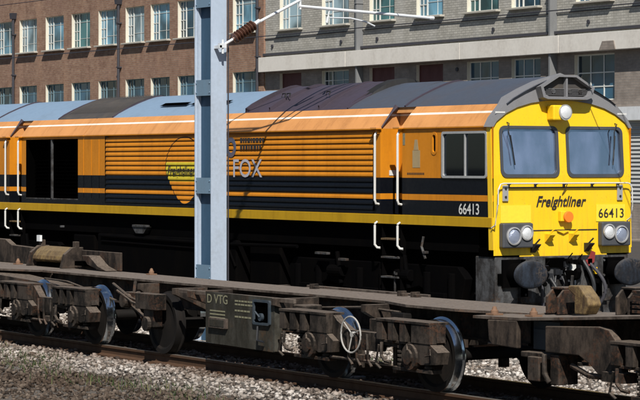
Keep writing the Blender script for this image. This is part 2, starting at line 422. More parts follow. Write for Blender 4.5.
def wall_cells(mb, x0, x1, z0, z1, holes, y, depth=0.0, facing='y', mi=0, rmi=1):
    """front skin at y with rectangular holes and reveals going back by depth"""
    xs = sorted({x0, x1, *[h[0] for h in holes], *[h[1] for h in holes]}); zs = sorted({z0, z1, *[h[2] for h in holes], *[h[3] for h in holes]})
    xs = [q for q in xs if x0 <= q <= x1]; zs = [q for q in zs if z0 <= q <= z1]
    def P(a, d, z): return (a, y+d, z) if facing == 'y' else (y-d, a, z)
    for i in range(len(xs)-1):
        for j in range(len(zs)-1):
            cx, cz = (xs[i]+xs[i+1])/2, (zs[j]+zs[j+1])/2
            if any(h[0] < cx < h[1] and h[2] < cz < h[3] for h in holes): continue
            mb.quad(P(xs[i], 0, zs[j]), P(xs[i+1], 0, zs[j]), P(xs[i+1], 0, zs[j+1]), P(xs[i], 0, zs[j+1]), mi)
    if depth:
        for a, b, c, d in [h[:4] for h in holes]:
            mb.quad(P(a, 0, c), P(a, 0, d), P(a, depth, d), P(a, depth, c), rmi)
            mb.quad(P(b, 0, d), P(b, 0, c), P(b, depth, c), P(b, depth, d), rmi)
            mb.quad(P(a, 0, d), P(b, 0, d), P(b, depth, d), P(a, depth, d), rmi)
            mb.quad(P(b, 0, c), P(a, 0, c), P(a, depth, c), P(b, depth, c), rmi)

# ================================================================== GROUND, TRACKS
g = MB(); S = 1500
g.quad((-S, -S, -.36), (S, -S, -.36), (S, S, -.36), (-S, S, -.36))
struct(g.build('ground', M['dark_asphalt']))
g = MB()
def bedrow(y):  # ballast shoulder heights
    return [(-90, y), (10, y)]
prof = [(11.6, -.355), (12.4, -.20), (14.4, -.19), (15.0, -.17), (18.2, -.17), (18.8, -.22), (19.6, -.19), (23.6, -.19), (24.6, -.355)]
nx = 60
vs = [(-90+100*i/nx, y, z) for i in range(nx+1) for y, z in prof]; k = len(prof)
g.add(vs, [(i*k+j, (i+1)*k+j, (i+1)*k+j+1, i*k+j+1) for i in range(nx) for j in range(k-1)])
struct(g.build('ballast_bed', M['ballast']))

def rail(y, x0, x1, root):
    m = MB()
    p = [(-.075, -.155), (.075, -.155), (.075, -.14), (.012, -.115), (.012, -.045), (.035, -.03), (.035, -.002), (.028, 0), (-.028, 0), (-.035, -.002), (-.035, -.03), (-.012, -.045), (-.012, -.115), (-.075, -.14)]
    m.prism([(y+a, b) for a, b in p], 'x', x0, x1, 0)
    m.box(x0, x1, y-.03, y+.03, .0005, .003, 1)
    return m.build('rail', [M['rust'], M['rail_head']], root)
def track(yc, x0, x1, sx0, sx1, nm):
    t = thing('railway_track', ((x0+x1)/2, yc, 0), nm, 'track'); t['kind'] = 'structure'
    rail(yc-.7525, x0, x1, t); rail(yc+.7525, x0, x1, t)
    n = int((sx1-sx0)/.65)
    for i in range(n):
        x = sx0+.65*i
        s = MB(); s.prism([(x-.13, -.30), (x+.13, -.30), (x+.10, -.156), (x-.10, -.156)], 'y', yc-1.25, yc+1.25)
        for yy in (yc-.7525, yc+.7525):
            for d in (-.11, .11): s.box(x-.04, x+.04, yy+d-.03, yy+d+.03, -.157, -.125, 1)
        s.build('sleeper', [M['concrete'], M['rust']], t)
track(16.62, -140, 8, -44, -17, 'ballasted track under the low flat wagons, nearest the camera')
track(21.56, -140, 8, -30, -17, 'track carrying the orange and black locomotive')

def stones(name, n, xr, yr, zf, size, lab):
    ph = (1+5**.5)/2
    base = np.array([(-1, ph, 0), (1, ph, 0), (-1, -ph, 0), (1, -ph, 0), (0, -1, ph), (0, 1, ph), (0, -1, -ph), (0, 1, -ph), (ph, 0, -1), (ph, 0, 1), (-ph, 0, -1), (-ph, 0, 1)])/1.9
    bf = np.array([(0, 11, 5), (0, 5, 1), (0, 1, 7), (0, 7, 10), (0, 10, 11), (1, 5, 9), (5, 11, 4), (11, 10, 2), (10, 7, 6), (7, 1, 8), (3, 9, 4), (3, 4, 2), (3, 2, 6), (3, 6, 8), (3, 8, 9), (4, 9, 5), (2, 4, 11), (6, 2, 10), (8, 6, 7), (9, 8, 1)])
    V = []; F = []
    x = rng.uniform(*xr, n); y = rng.uniform(*yr, n); sz = rng.uniform(size*.55, size*1.25, n)
    vv = np.repeat(base[None], n, 0)*(1+rng.uniform(-.35, .35, (n, 12, 1)))
    vv *= rng.uniform(.6, 1.3, (n, 1, 3)); th = rng.uniform(0, 6.28, n); c, s = np.cos(th), np.sin(th)
    ph2 = rng.uniform(0, 3, n); c2, s2 = np.cos(ph2), np.sin(ph2)
    X = vv[..., 0]*c[:, None]-vv[..., 1]*s[:, None]; Y = vv[..., 0]*s[:, None]+vv[..., 1]*c[:, None]; Z = vv[..., 2]
    X, Z = X*c2[:, None]-Z*s2[:, None], X*s2[:, None]+Z*c2[:, None]
    P = np.stack([X, Y, Z*.8], -1)*sz[:, None, None]*.5
    P[..., 0] += x[:, None]; P[..., 1] += y[:, None]; P[..., 2] += (zf(x, y)+rng.uniform(-.01, .03, n))[:, None]
    Fs = (bf[None]+(np.arange(n)*12)[:, None, None]).reshape(-1, 3); P = P.reshape(-1, 3)
    me = bpy.data.meshes.new(name); me.vertices.add(len(P)); me.vertices.foreach_set('co', P.ravel())
    me.loops.add(Fs.size); me.loops.foreach_set('vertex_index', Fs.ravel().astype(np.int32))
    me.polygons.add(len(Fs)); me.polygons.foreach_set('loop_start', np.arange(0, Fs.size, 3, dtype=np.int32))
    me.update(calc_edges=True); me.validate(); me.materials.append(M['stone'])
    o = bpy.data.objects.new(name, me); COL.objects.link(o); tag(o, lab, 'ballast', kind='stuff')
ys_, zs_ = np.array([q[0] for q in prof]), np.array([q[1] for q in prof])
zf = lambda x, y: np.interp(y, ys_, zs_)+.01*np.sin(x*1.7)
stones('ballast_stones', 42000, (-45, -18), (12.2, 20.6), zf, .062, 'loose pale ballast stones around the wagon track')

def weeds(n=1500):
    m = MB()
    for i in range(n):
        cl = random.choice([(-33.5, 14.9), (-32.4, 14.6), (-34.4, 15.2), (-31.6, 14.9), (-35.6, 14.6), (-28.6, 18.6), (-30.5, 14.3), (-28.0, 13.9), (-26.2, 14.2), (-24.5, 13.6)])
        x = random.gauss(cl[0], .6); y = random.gauss(cl[1], .22); z = -.19; h = random.uniform(.02, .10)*random.choice((1, 1, 1.6)); a = random.uniform(0, 6.28); b = random.uniform(.01, .08)
        dx, dy = math.cos(a), math.sin(a)
        m.add([(x-dy*.007, y+dx*.007, z), (x+dy*.007, y-dx*.007, z), (x+dx*b*.5+dy*.006, y+dy*b*.5-dx*.006, z+h*.6), (x+dx*b, y+dy*b, z+h)], [(0, 1, 2), (0, 2, 3)])
    tag(m.build('weeds', M['leaf']), 'low green weeds growing in the ballast beside the wagon track', 'weeds', kind='stuff')
weeds()

# ================================================================== BUILDINGS
YB = 60.0
def bwindow(root, a, b, c, d, kind='casement', mat='pane', y=YB, fm='winframe'):
    """steel window set 0.22 m back inside the opening a..b, c..d"""
    m = MB(); f = .05; yy = y+.16
    m.box(a, b, yy, yy+.05, d-f, d); m.box(a, b, yy, yy+.05, c, c+f)
    m.box(a, a+f, yy, yy+.05, c+f, d-f); m.box(b-f, b, yy, yy+.05, c+f, d-f)
    W = b-a; H = d-c
    if kind == 'casement':
        x1 = a+W*.30
        m.box(x1-.035, x1+.035, yy-.01, yy+.05, c+f, d-f)
        m.box(a+W*.15-.02, a+W*.15+.02, yy, yy+.04, c+f, d-f)
        for q in (.22, .48, .74): m.box(a+f, x1-.035, yy+.002, yy+.04, c+H*q-.02, c+H*q+.02)
        x2 = a+W*.68; m.box(x2-.010, x2+.010, yy+.01, yy+.035, c+f, d-f)
        for q in (.26, .74): m.box(x1+.035, b-f, yy+.012, yy+.032, c+H*q-.010, c+H*q+.010)
    elif kind == 'grid':
        for q in (.33, .66): m.box(a+W*q-.025, a+W*q+.025, yy, yy+.04, c+f, d-f)
        for q in (.3, .6): m.box(a+f, b-f, yy+.002, yy+.038, c+H*q-.022, c+H*q+.022)
    elif kind == 'board':
        pass
    fr = m.build('window', M[fm] if kind != 'board' else M['redboard'], root)
    p = MB(); t = random.uniform(-.012, .012)
    p.quad((a+f*.5, yy+.03+t, c+f*.5), (b-f*.5, yy+.03, c+f*.5), (b-f*.5, yy+.03-t, d-f*.5), (a+f*.5, yy+.03, d-f*.5))
    mq = random.choice(['pane', 'pane', 'pane', 'pane_pale', 'pane_dark', 'pane', 'pane_green']) if mat == 'pane' else mat
    p.build('board' if kind == 'board' else 'pane', M['redboard'] if kind == 'board' else M[mq], fr)
    if kind == 'casement' and mat == 'pane' and random.random() < .5:
        p = MB(); hb = random.uniform(.25, .7)*(d-c); p.quad((a+W*.36, yy+.0285, d-f-hb*.5), (b-f, yy+.0285, d-f-hb*.5), (b-f, yy+.0285, d-f), (a+W*.36, yy+.0285, d-f)); p.build('blind', M['pane_pale'] if random.random() < .5 else M['pane_dark'], fr)
    return fr
def bsill(root, a, b, z, y=YB, mat='sill'):
    m = MB(); m.box(a-.12, b+.12, y-.25, y+.155, z-.085, z-.003); return m.build('sill', M[mat], root, .01)
def downpipe(root, x, z0, z1, off=.14, r=.07, mat='pipe', hopper=None, y=YB):
    m = MB(); m.cyl((x, y-off, z0), (0, 0, 1), r, z1-z0, 12)
    z = z0+1
    while z < z1: m.box(x-.11, x+.11, y-off-r-.01, y-.003, z, z+.07); z += 2.4
    if hopper: m.prism([(x-.11, hopper-.35), (x+.11, hopper-.35), (x+.2, hopper), (x-.2, hopper)], 'y', y-off-.16, y-.004)
    return m.build('drainpipe', M[mat], root)

bb = thing('brick_building', (-120, YB, 0), 'long brown brick building with rows of steel windows behind the locomotive', 'building')
cols = [(-150.1, -147.9), (-146.8, -144.6), (-143.4, -141.1), (-139.9, -137.8), (-136.4, -134.2), (-132.75, -130.5), (-129.45, -127.1), (-125.9, -123.55), (-122.5, -120.2), (-119.15, -116.95), (-115.9, -113.75), (-113.0, -110.9), (-110.0, -107.95), (-107.1, -105.2), (-104.25, -101.95)]
holes = [(a, b, 9.22, 11.15) for a, b in cols]+[(a, b, 5.35, 7.25) for a, b in cols]+[(a, b, 1.2, 3.3) for a, b in cols]
m = MB(); wall_cells(m, -175, -101.05, -.36, 14.2, holes, YB, .23)
m.quad((-175, YB+12, -.36), (-175, YB, -.36), (-175, YB, 14.2), (-175, YB+12, 14.2), 0)
m.quad((-175, YB, 14.2), (-101.05, YB, 14.2), (-101.05, YB+12, 14.2), (-175, YB+12, 14.2), 0)
m.build('wall', [M['brick'], M['reveal']], bb)
m = MB(); m.box(-101.78, -101.06, YB-.10, YB-.002, -.3, 14.1); m.build('pier', M['brick'], bb)
m = MB()
for x0_, x1_ in ((-175, -101.06),): m.box(x0_, x1_, YB-.18, YB+.4, 14.2, 14.45)
m.build('coping', M['sill'], bb)
for i, (a, b, c, d) in enumerate(holes):
    if c > 4:
        bwindow(bb, a, b, c, d, 'casement', 'pane' if c > 8 else 'pane_dark', fm='winframe' if c > 8 else 'teal'); bsill(bb, a, b, c)
    else: bwindow(bb, a, b, c, d, 'grid', 'pane_dark')
for x in (-133.35, -116.5): pass
downpipe(bb, -129.97-.05, -.3, 11.25, .16, .075, 'pipe', 11.6); downpipe(bb, -116.45, -.3, 14, .16, .075, 'pipe', 11.7)
downpipe(bb, -101.0-.45, -.3, 14, .24, .07, 'pipe')

gb = thing('grey_brick_building', (-80, YB, 0), 'grey brick building with cream band above its ground floor, behind the cab', 'building')
gcols = [(-99.7, -97.7), (-95.85, -93.5), (-91.75, -89.7), (-87.95, -85.9), (-84.1, -81.8), (-80.9, -78.9), (-76.55, -74.2), (-72.65, -70.4), (-68.9, -66.7), (-65.1, -62.9), (-61.2, -59.0)]
gh = [(a, b, 9.17, 11.6) for a, b in gcols]
lowh = []
for i, (a, b) in enumerate(gcols):
    if i == 6: lowh.append((a-.1, b+.1, 5.2, 7.05))
    elif i < 6: lowh.append((a, b, 5.25, 7.05))
m = MB(); XG0, XG1 = -101.048, -48
wall_cells(m, XG0, XG1, 7.9, 14.2, gh, YB, .23)
wall_cells(m, XG0, XG1, -.36, 7.15, lowh+[(-76.5, -66, -.30, 4.37)], YB, .23, mi=2)
m.quad((XG1, YB, -.36), (XG1, YB+12, -.36), (XG1, YB+12, 14.2), (XG1, YB, 14.2), 0)
m.quad((XG0, YB, 14.2), (XG1, YB, 14.2), (XG1, YB+12, 14.2), (XG0, YB+12, 14.2), 0)
m.build('wall', [M['greybrick'], M['reveal'], M['lowbrick']], gb)
# cream band in cast lengths with a dark drip line above
m = MB(); x = XG0+.004; L = [7.9, 9.1, 6.9, 8.3, 7.4, 8.8, 9]
for q in L:
    x1_ = min(x+q, XG1); m.box(x, x1_-.03, YB-.42, YB+.1, 7.15, 7.86); x = x1_
    if x >= XG1: break
m.build('render_band', M['band'], gb, .01)
m = MB(); m.box(XG0, XG1, YB-.16, YB-.003, 7.95, 8.06); m.build('string_course', M['pipe'], gb)
m = MB(); m.tube([(XG0, YB-.03, 8.78), (-95, YB-.035, 8.80), (-88, YB-.035, 8.83), (-80, YB-.035, 8.8), (-70, YB-.035, 8.82), (XG1, YB-.03, 8.8)], .022, 6); m.build('wall_cable', M['pipe'], gb)
m = MB(); m.box(XG0, XG1, YB-.18, YB+.4, 14.2, 14.45); m.build('coping', M['sill'], gb)
for i, (a, b, c, d) in enumerate(gh): bwindow(gb, a, b, c, d, 'casement', 'pane'); bsill(gb, a, b, c)
kinds = ['board', 'casement', 'board', 'board', 'grid', 'grid', 'grid']
for (a, b, c, d), kd in zip(lowh, kinds): bwindow(gb, a, b, c, d, kd, 'pane_dark')
for xx in (-92.35, -77.85):  # pipes made into deep fins, shaped to throw a wide wall shadow
    m = MB(); m.box(xx-.06, xx+.06, YB-.36, YB-.003, -.3, 14.1)
    z = .8
    while z < 14: m.box(xx-.09, xx+.09, YB-.39, YB-.004, z, z+.06); z += 2.3
    m.build('pipe_fin', M['paleduct'], gb, .01)
# small air bricks / anchor plates
for i in range(16):
    xx = -100.2+i*3.05+random.uniform(-.3, .3); zz = random.choice([8.35, 8.4, 6.75])
    if any(a-.4 < xx < b+.4 for a, b in gcols) and zz < 7: continue
    m = MB(); m.cyl((xx, YB-.004, zz), (0, -1, 0), .09, .05, 10); m.build('anchor_plate', M['pipe'], gb)
m = MB(); m.prism([(-68.7-14.2+8.4, 7.16), (-73.5, 7.16), (-73.6, 7.5), (-74.3, 7.5)], 'y', YB-.47, YB-.425); m.build('stain_patch', M['lowbrick'], gb)
m = MB(); m.box(-77.2, -65.5, YB-.18, YB-.003, 4.374, 4.9); m.build('lintel', M['whiteblock'], gb)
m = MB(); m.box(-76.45, -66.05, YB+.12, YB+.16, 1.1, 4.36); m.build('roller_shutter', M['shutter'], gb)
m = MB(); m.box(-76.45, -66.05, YB+.05, YB+.2, -.3, 1.09); m.build('plinth', M['lowbrick'], gb)

# low white block by the far side of the locomotive track
m = MB()
m.box(-27.2, -24.9, 25.4, 25.8, -.355, -.06); m.box(-27.24, -24.86, 25.36, 25.84, -.058, .01)
tag(m.build('cable_trough', M['whiteblock'], org=(-26, 25.6, -.355), bevel=.02), 'low whitewashed concrete trough beyond the locomotive buffers', 'trough')

# ================================================================== MAST + CANTILEVER + WIRE
XM, YM = -33.0, 18.45
mt = thing('catenary_mast', (XM, YM+.12, -.2), 'tall pale blue grey battened steel mast standing between wagons and locomotive', 'mast')
ZT = 8.4
xl, xr = -33.26, -32.74      # left and right flange planes
m = MB()
m.box(xr-.022, xr, YM, YM+.28, -.18, ZT); m.box(xl, xl+.022, YM-.01, YM+.25, -.18, ZT)
m.build('column', M['mast'], mt, .003)
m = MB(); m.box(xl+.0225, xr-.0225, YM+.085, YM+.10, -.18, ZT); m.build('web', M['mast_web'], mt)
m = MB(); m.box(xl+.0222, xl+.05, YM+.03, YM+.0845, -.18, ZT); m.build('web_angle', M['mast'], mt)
for z in (.80, 2.17, 3.71, 5.10, 6.6, 8.0):
    m = MB(); m.box(xl+.023, xr-.024, YM+.006, YM+.02, z, z+.25)
    for dx in (.04, .46):
        for dz in (.05, .20): m.cyl((xl+dx, YM+.006, z+dz), (0, -1, 0), .012, .010, 8)
    m.build('batten_plate', M['mast_plate'], mt)
m = MB(); m.box(xl-.25, xr+.25, YM-.2, YM+.5, -.5, -.15); m.build('foundation', M['concrete'], mt)
m = MB(); m.tube([(xr+.03, YM+.29, -.1), (xr+.03, YM+.29, ZT)], .013, 6); m.build('earth_wire', M['pipe'], mt)
m = MB(); XC = -32.6
m.box(xr+.001, XC+.03, YM+.05, YM+.10, 4.44, 4.49); m.box(XC-.03, XC+.03, YM+.06, YM+.18, 4.45, 4.52); m.tube([(XC, YM+.13, 4.36), (XC, YM+.13, 4.58)], .018)
m.tube([(XC, 18.62, 4.51), (XC, 18.78, 4.60)], .022)
m.build('cantilever_bracket', M['galv'], mt)
m = MB(); a0 = Vector((XC, 18.76, 4.585)); a1 = Vector((XC, 19.16, 4.84)); ax = (a1-a0).normalized(); ln = (a1-a0).length
pr = [(0, 0), (.035, 0)]
nsh = 8
for i in range(nsh):
    h0 = ln*(.04+.92*i/nsh); st = ln*.92/nsh
    pr += [(.04, h0), (.088, h0+st*.35), (.092, h0+st*.5), (.05, h0+st*.6)]
pr += [(.035, ln), (0, ln)]
m.lathe(pr, a0, ax, 18); m.build('insulator', M['insul'], mt, smooth=True)
m = MB(); m.tube([a1-ax*.02, Vector((XC, 20.01, 5.255)), Vector((XC, 20.95, 5.76))], .024, 10); m.tube([a1-ax*.03, a1+ax*.1], .034, 10)
m.build('cantilever_tube', M['galv'], mt)
m = MB(); m.tube([(XC, 19.97, 5.15), (XC, 22.51, 5.045)], .026, 10); m.tube([(XC, 20.0, 5.25), (XC, 20.0, 5.10)], .02); m.tube([(XC, 22.51, 5.045), (XC, 22.58, 5.042)], .033)
m.build('registration_tube', M['galv'], mt)
m = MB(); m.tube([(XC, 20.55, 5.12), (XC, 20.52, 4.985), (XC, 20.95, 4.99), (XC, 21.25, 4.94), (XC, 21.42, 4.875)], .014, 8)
m.tube([(XC, 20.52, 5.0), (XC, 20.50, 4.90)], .02)
m.build('steady_arm', M['galv'], mt)
m = MB(); m.tube([(XC, 18.66, 6.9), (XC, 20.95, 5.80)], .016, 8); m.tube([(XC, 18.75, 4.62+2.2), (XC, 18.6, 6.95)], .03)
m.build('tie_rod', M['galv'], mt)
for x, dz in ((-31.95, 0), (-31.62, .12)):  # unseen cables added above the view to cast shadows on the locomotive
    m = MB(); P = [(xr+.01, 18.7, 6.5+dz), (x-.3, 18.95, 6.0+dz), (x, 19.3, 5.62+dz), (x, 19.9, 5.48+dz), (x, 20.6, 5.58+dz), (x, 21.1, 5.80), (x+.05, 21.42, 6.0)]
    Q = []
    for a_, b_ in zip(P[:-1], P[1:]): Q += [tuple(a_[k_]*(1-t)+b_[k_]*t for k_ in range(3)) for t in (0, .5)]
    m.tube(Q+[P[-1]], .02, 8); m.build('shadow_cable', M['pipe'], mt, smooth=True)
# contact and messenger wire, one running wire assembly hung from the steady arm
m = MB(); pts = [(-150, 21.2, 4.9)]
for i in range(30):
    x = -130+i*5; pts.append((x, 21.42+.004*(x-XC), 4.87+.00008*(x-XC)**2))
m.tube(pts, .0085, 6)
tag(m.build('contact_wire', M['pipe'], org=(XC, 21.42, 4.87)), 'thin dark contact wire running level above the locomotive roof', 'wire')
m = MB(); pts = [(-130+i*5, 21.42+.004*(-130+i*5-XC), 6.0+.00012*(-130+i*5-XC)**2) for i in range(30)]
m.tube(pts, .008, 6)
tag(m.build('catenary_wire', M['pipe'], org=(XC, 21.42, 6.0)), 'upper suspension wire held at the top of the mast arm', 'wire')

# ================================================================== LOCOMOTIVE
LX, LY = -27.8, 21.56
loco = thing('diesel_locomotive', (LX, LY, 0), 'orange and black diesel locomotive with bright yellow cab front, numbered 66413', 'locomotive')
HW = 1.26; REAR = -47.9
DR = (-30.74, -30.14); DR2 = (-44.28, -43.70)         # door recesses (world x)
BAY = (-43.50, -41.18); LV = (-40.05, -30.86); WIN = (-29.06, -27.97, 2.45, 3.09)
def raked(m):
    m.v = [(x-.07*max(0, z-2.36) if x > LX-.25 else x, y, z) for x, y, z in m.v]; return m
for sgn in (-1, 1):
    ys = LY+sgn*HW
    # side skin pieces with the window and the slot cut out
    m = MB()
    def skin(x0, x1, z0, z1, holes=()):
        wall_cells(m, x0, x1, z0, z1, list(holes), ys, 0)
    skin(DR[1], LX, 1.87, 3.17, [WIN, (-29.345, -29.235, 2.79, 3.09)])
    skin(LV[1], DR[0], 1.87, 3.17); skin(BAY[1], LV[0], 1.87, 3.17)
    skin(DR2[1], BAY[0], 1.87, 3.17)
    skin(BAY[0], BAY[1], 1.87, 1.95); skin(BAY[0], BAY[1], 3.12, 3.17)
    skin(LV[0], LV[1], 1.87, 1.915); skin(REAR, DR2[0], 1.87, 3.17, [(-46.9+.2, -45.75+.2, 2.45, 3.09)])
    # thin raised door outlines on the plain panel
    for xx in (-40.95, -40.62, -40.30): m.box(xx, xx+.012, ys+min(0, sgn*.006), ys+max(0, sgn*.006), 2.0, 3.1)
    # recess jambs + floor
    for a, b in (DR, DR2):
        for xx in (a, b):
            pp = [(ys, 1.87), (ys, 3.17), (LY+sgn*1.13, 3.36), (LY+sgn*1.0, 3.5), (LY+sgn*.86, 3.5), (LY+sgn*.86, 1.87)]
            m.add([(xx, y, z) for y, z in pp], [tuple(range(6))])
        m.quad((a, ys, 1.872), (b, ys, 1.872), (b, LY+sgn*.86, 1.872), (a, LY+sgn*.86, 1.872))
    m.build('body_side', M['livery'], loco)
    # bay
    m = MB(); yb = ys-sgn*.22
    m.quad((BAY[0], yb, 1.95), (BAY[1], yb, 1.95), (BAY[1], yb, 3.12), (BAY[0], yb, 3.12))
    for xx in BAY: m.quad((xx, ys, 1.95), (xx, yb, 1.95), (xx, yb, 3.12), (xx, ys, 3.12))
    for zz in (1.95, 3.12): m.quad((BAY[0], ys, zz), (BAY[1], ys, zz), (BAY[1], yb, zz), (BAY[0], yb, zz))
    for i in range(16):
        z = 2.0+i*.07; m.box(BAY[0]+.04, BAY[1]-.04, min(yb+sgn*.02, yb+sgn*.05), max(yb+sgn*.02, yb+sgn*.05), z, z+.015)
    r = m.build('air_intake', M['void'], loco)
    m = MB(); m.box(-42.37, -42.335, min(ys, ys-sgn*.04), max(ys, ys-sgn*.04), 1.952, 3.118); m.box(BAY[0], BAY[1], min(ys, ys-sgn*.03), max(ys, ys-sgn*.03), 1.952, 1.975); m.build('divider', M['beam_grey'], r)
    # louvred side
    m = MB(); p = .0865; z = 1.922
    m.quad((LV[0], ys-sgn*.07, 1.9), (LV[1], ys-sgn*.07, 1.9), (LV[1], ys-sgn*.07, 3.17), (LV[0], ys-sgn*.07, 3.17))
    while z+p < 3.17:
        pr = [(ys-sgn*.045, z-.002), (ys-sgn*.002, z+.006), (ys-sgn*.002, z+.030), (ys-sgn*.020, z+p-.007), (ys-sgn*.069, z+p-.007)]
        m.prism(pr, 'x', LV[0]+.02, LV[1]-.10)
        z += p
    m.prism([(LV[1]-.10, 1.92), (LV[1], 1.92), (LV[1], 3.168), (LV[1]-.06, 3.168)], 'y', min(ys-sgn*.03, ys-sgn*.068), max(ys-sgn*.03, ys-sgn*.068))
    m.quad((LV[0], ys, 1.915), (LV[1], ys, 1.915), (LV[1], ys-sgn*.07, 1.925), (LV[0], ys-sgn*.07, 1.925))
    m.build('louvre_panel', M['livery'], loco)
    # solebar stripe
    m = MB(); yo = ys+sgn*.025
    m.box(REAR, LX-.02, min(ys-sgn*.1, yo), max(ys-sgn*.1, yo), 1.72, 1.866); m.build('sole_bar', M['livery'], loco, .006)
    # cantrail, cut at the recesses
    m = MB()
    segs = [(REAR, DR2[0]), (DR2[1], -40.9), (-40.88, -36.2), (-36.18, DR[0]), (DR[1], LX-.10)]
    pp = [(LY+sgn*(HW+.03), 3.165), (LY+sgn*(HW+.03), 3.185), (LY+sgn*1.135, 3.37), (LY+sgn*1.0, 3.505), (LY+sgn*.93, 3.48), (LY+sgn*1.18, 3.165)]
    for a, b in segs: m.prism(pp, 'x', a+.004, b-.004)
    m.build('cantrail', M['livery'], loco)
    # doors set back in the recesses with dark window and handle
    for a, b in (DR, DR2):
        yd = LY+sgn*.87
        m = MB(); m.box(a+.005, b-.005, min(yd, yd+sgn*.03), max(yd, yd+sgn*.03), 1.875, 3.48)
        d = m.build('cab_door', M['livery'], loco)
        m = MB(); m.box(a+.12, b-.12, min(yd+sgn*.031, yd+sgn*.036), max(yd+sgn*.031, yd+sgn*.036), 2.55, 3.15); m.build('door_glass', M['rubber'], d)
        m = MB(); m.box(b-.1, b-.06, min(yd+sgn*.03, yd+sgn*.07), max(yd+sgn*.03, yd+sgn*.07), 2.3, 2.45); m.build('handle', M['alu'], d)
        # recess header block
        m = MB(); m.prism([(LY+sgn*.99, 3.42), (LY+sgn*.97, 3.52), (LY+sgn*.84, 3.56), (LY+sgn*.84, 3.42)], 'x', a-.01, b+.01); m.build('door_header', M['livery'], loco)
        m = MB(); m.tube([(a+.01, LY+sgn*1.24, 3.20), (a+.05, LY+sgn*1.08, 3.43), (a+.07, LY+sgn*1.0, 3.52)], [.012, .02, .045], 8); m.build('door_dark_strip', M['roof_hatch'], loco)  # dark tapered strip running up the jamb to the recess top
        for xx, q in ((a-.04, 0), (b-.015, 1)):
            yr_ = ys+sgn*.075; m = MB()
            m.tube([(xx, ys+sgn*.0, 3.12), (xx, yr_-sgn*.02, 3.11), (xx, yr_, 3.07), (xx, yr_, 2.08), (xx, yr_-sgn*.02, 2.03), (xx, ys, 2.02)], .019, 8)
            m.tube([(xx, yr_, 1.70), (xx, yr_, 1.40), (xx+.02, yr_-sgn*.03, 1.355), (xx+.06, yr_-sgn*.06, 1.35)], .019, 8)
            m.tube([(xx, ys+sgn*.03, 1.75), (xx, yr_, 1.72), (xx, yr_, 1.66)], .017, 8)
            m.build('handrail', M['white'], loco)
            m = MB(); m.box(xx-.10, xx+.08, min(ys, ys+sgn*.10), max(ys, ys+sgn*.10), 3.165, 3.20); m.box(xx-.03, xx+.03, min(ys, ys+sgn*.05), max(ys, ys+sgn*.05), 3.10, 3.16); m.build('rail_bracket', M['livery'], loco, .006)
        for zz, mm in ((1.48, 'worn_yellow'), (1.20, 'beam_grey'), (.9, 'beam_grey')):
            m = MB(); m.box(a+.06, b-.08, min(ys-sgn*.1, ys+sgn*.03), max(ys-sgn*.1, ys+sgn*.03), zz, zz+.025); m.build('step', M[mm], loco)
        m = MB()
        for xx in (a+.04, b-.06): m.box(xx, xx+.015, min(ys-sgn*.1, ys), max(ys-sgn*.1, ys), .6, 1.72)
        m.build('step_hanger', M['under'], loco)
    # side windows
    for (x0, x1, z0, z1) in (WIN, (-46.7, -45.55, 2.45, 3.09)):
        m = MB(); ringplate(m, rrect(x0-.022, x1+.022, z0-.022, z1+.022, .045), rrect(x0+.012, x1-.012, z0+.012, z1-.012, .035), 'y', min(ys-sgn*.03, ys+sgn*.02), max(ys-sgn*.03, ys+sgn*.02))
        xm = x0+.56; m.box(xm-.011, xm+.011, min(ys-sgn*.02, ys+sgn*.014), max(ys-sgn*.02, ys+sgn*.014), z0+.012, z1-.012)
        f = m.build('side_window', M['alu'], loco)
        m = MB(); yy = ys-sgn*.012; m.quad((x0, yy, z0), (x1, yy, z0), (x1, yy, z1), (x0, yy, z1)); m.build('pane', M['sideglass'] if sgn < 0 else M['rubber'], f)
    m = MB(); ringplate(m, rrect(-29.365, -29.215, 2.77, 3.11, .07), rrect(-29.33, -29.25, 2.81, 3.07, .038), 'y', min(ys-sgn*.02, ys+sgn*.008), max(ys-sgn*.02, ys+sgn*.008))
    f = m.build('slot_grip', M['livery'], loco); m = MB(); yy = ys-sgn*.06; m.quad((-29.36, yy, 2.77), (-29.22, yy, 2.77), (-29.22, yy, 3.11), (-29.36, yy, 3.11)); m.build('slot_recess', M['void'], f)

# roof: arched skin in sections
arc = [(-1.0, 3.505), (-.88, 3.585), (-.67, 3.69), (-.45, 3.785), (-.25, 3.86), (-.1, 3.905), (0, 3.92), (.1, 3.905), (.25, 3.86), (.45, 3.785), (.67, 3.69), (.88, 3.585), (1.0, 3.505)]
def roof(x0, x1, mat, name='roof', lift=0.0, inset=0.0):
    m = MB(); P = [(LY+y*(1-inset), z+lift) for y, z in arc]; n = len(P)
    for xa, xb in ((x0, x1),):
        m.add([(xa, y, z) for y, z in P]+[(xb, y, z) for y, z in P], [(i, i+n, i+1+n, i+1) for i in range(n-1)])
        if lift or inset:
            m.add([(xa, y, z) for y, z in P]+[(xa, P[-1][0], 3.4), (xa, P[0][0], 3.4)], [tuple(range(n+2))])
            m.add([(xb, y, z) for y, z in P]+[(xb, P[-1][0], 3.4), (xb, P[0][0], 3.4)], [tuple(range(n+1, -1, -1))])
            m.quad((xa, P[0][0], 3.4), (xb, P[0][0], 3.4), (xb, P[0][0], P[0][1]), (xa, P[0][0], P[0][1]))
            m.quad((xa, P[-1][0], 3.4), (xb, P[-1][0], 3.4), (xb, P[-1][0], P[-1][1]), (xa, P[-1][0], P[-1][1]))
    return m.build(name, M[mat], loco, smooth=True)
roof(REAR, -42.55, 'roof_light'); roof(-42.55, -40.25, 'radiator'); roof(-40.25, -35.3, 'roof_light')
roof(-35.3, -32.1, 'roof_hatch'); roof(-32.1, LX-.02, 'roof_dark')
roof(-42.5, -40.3, 'radiator', 'radiator_grille', .02, .04)
roof(-35.2, -33.75, 'roof_hatch', 'roof_hatch', .045, .10); roof(-33.72, -32.2, 'roof_hatch', 'roof_hatch', .06, .10)
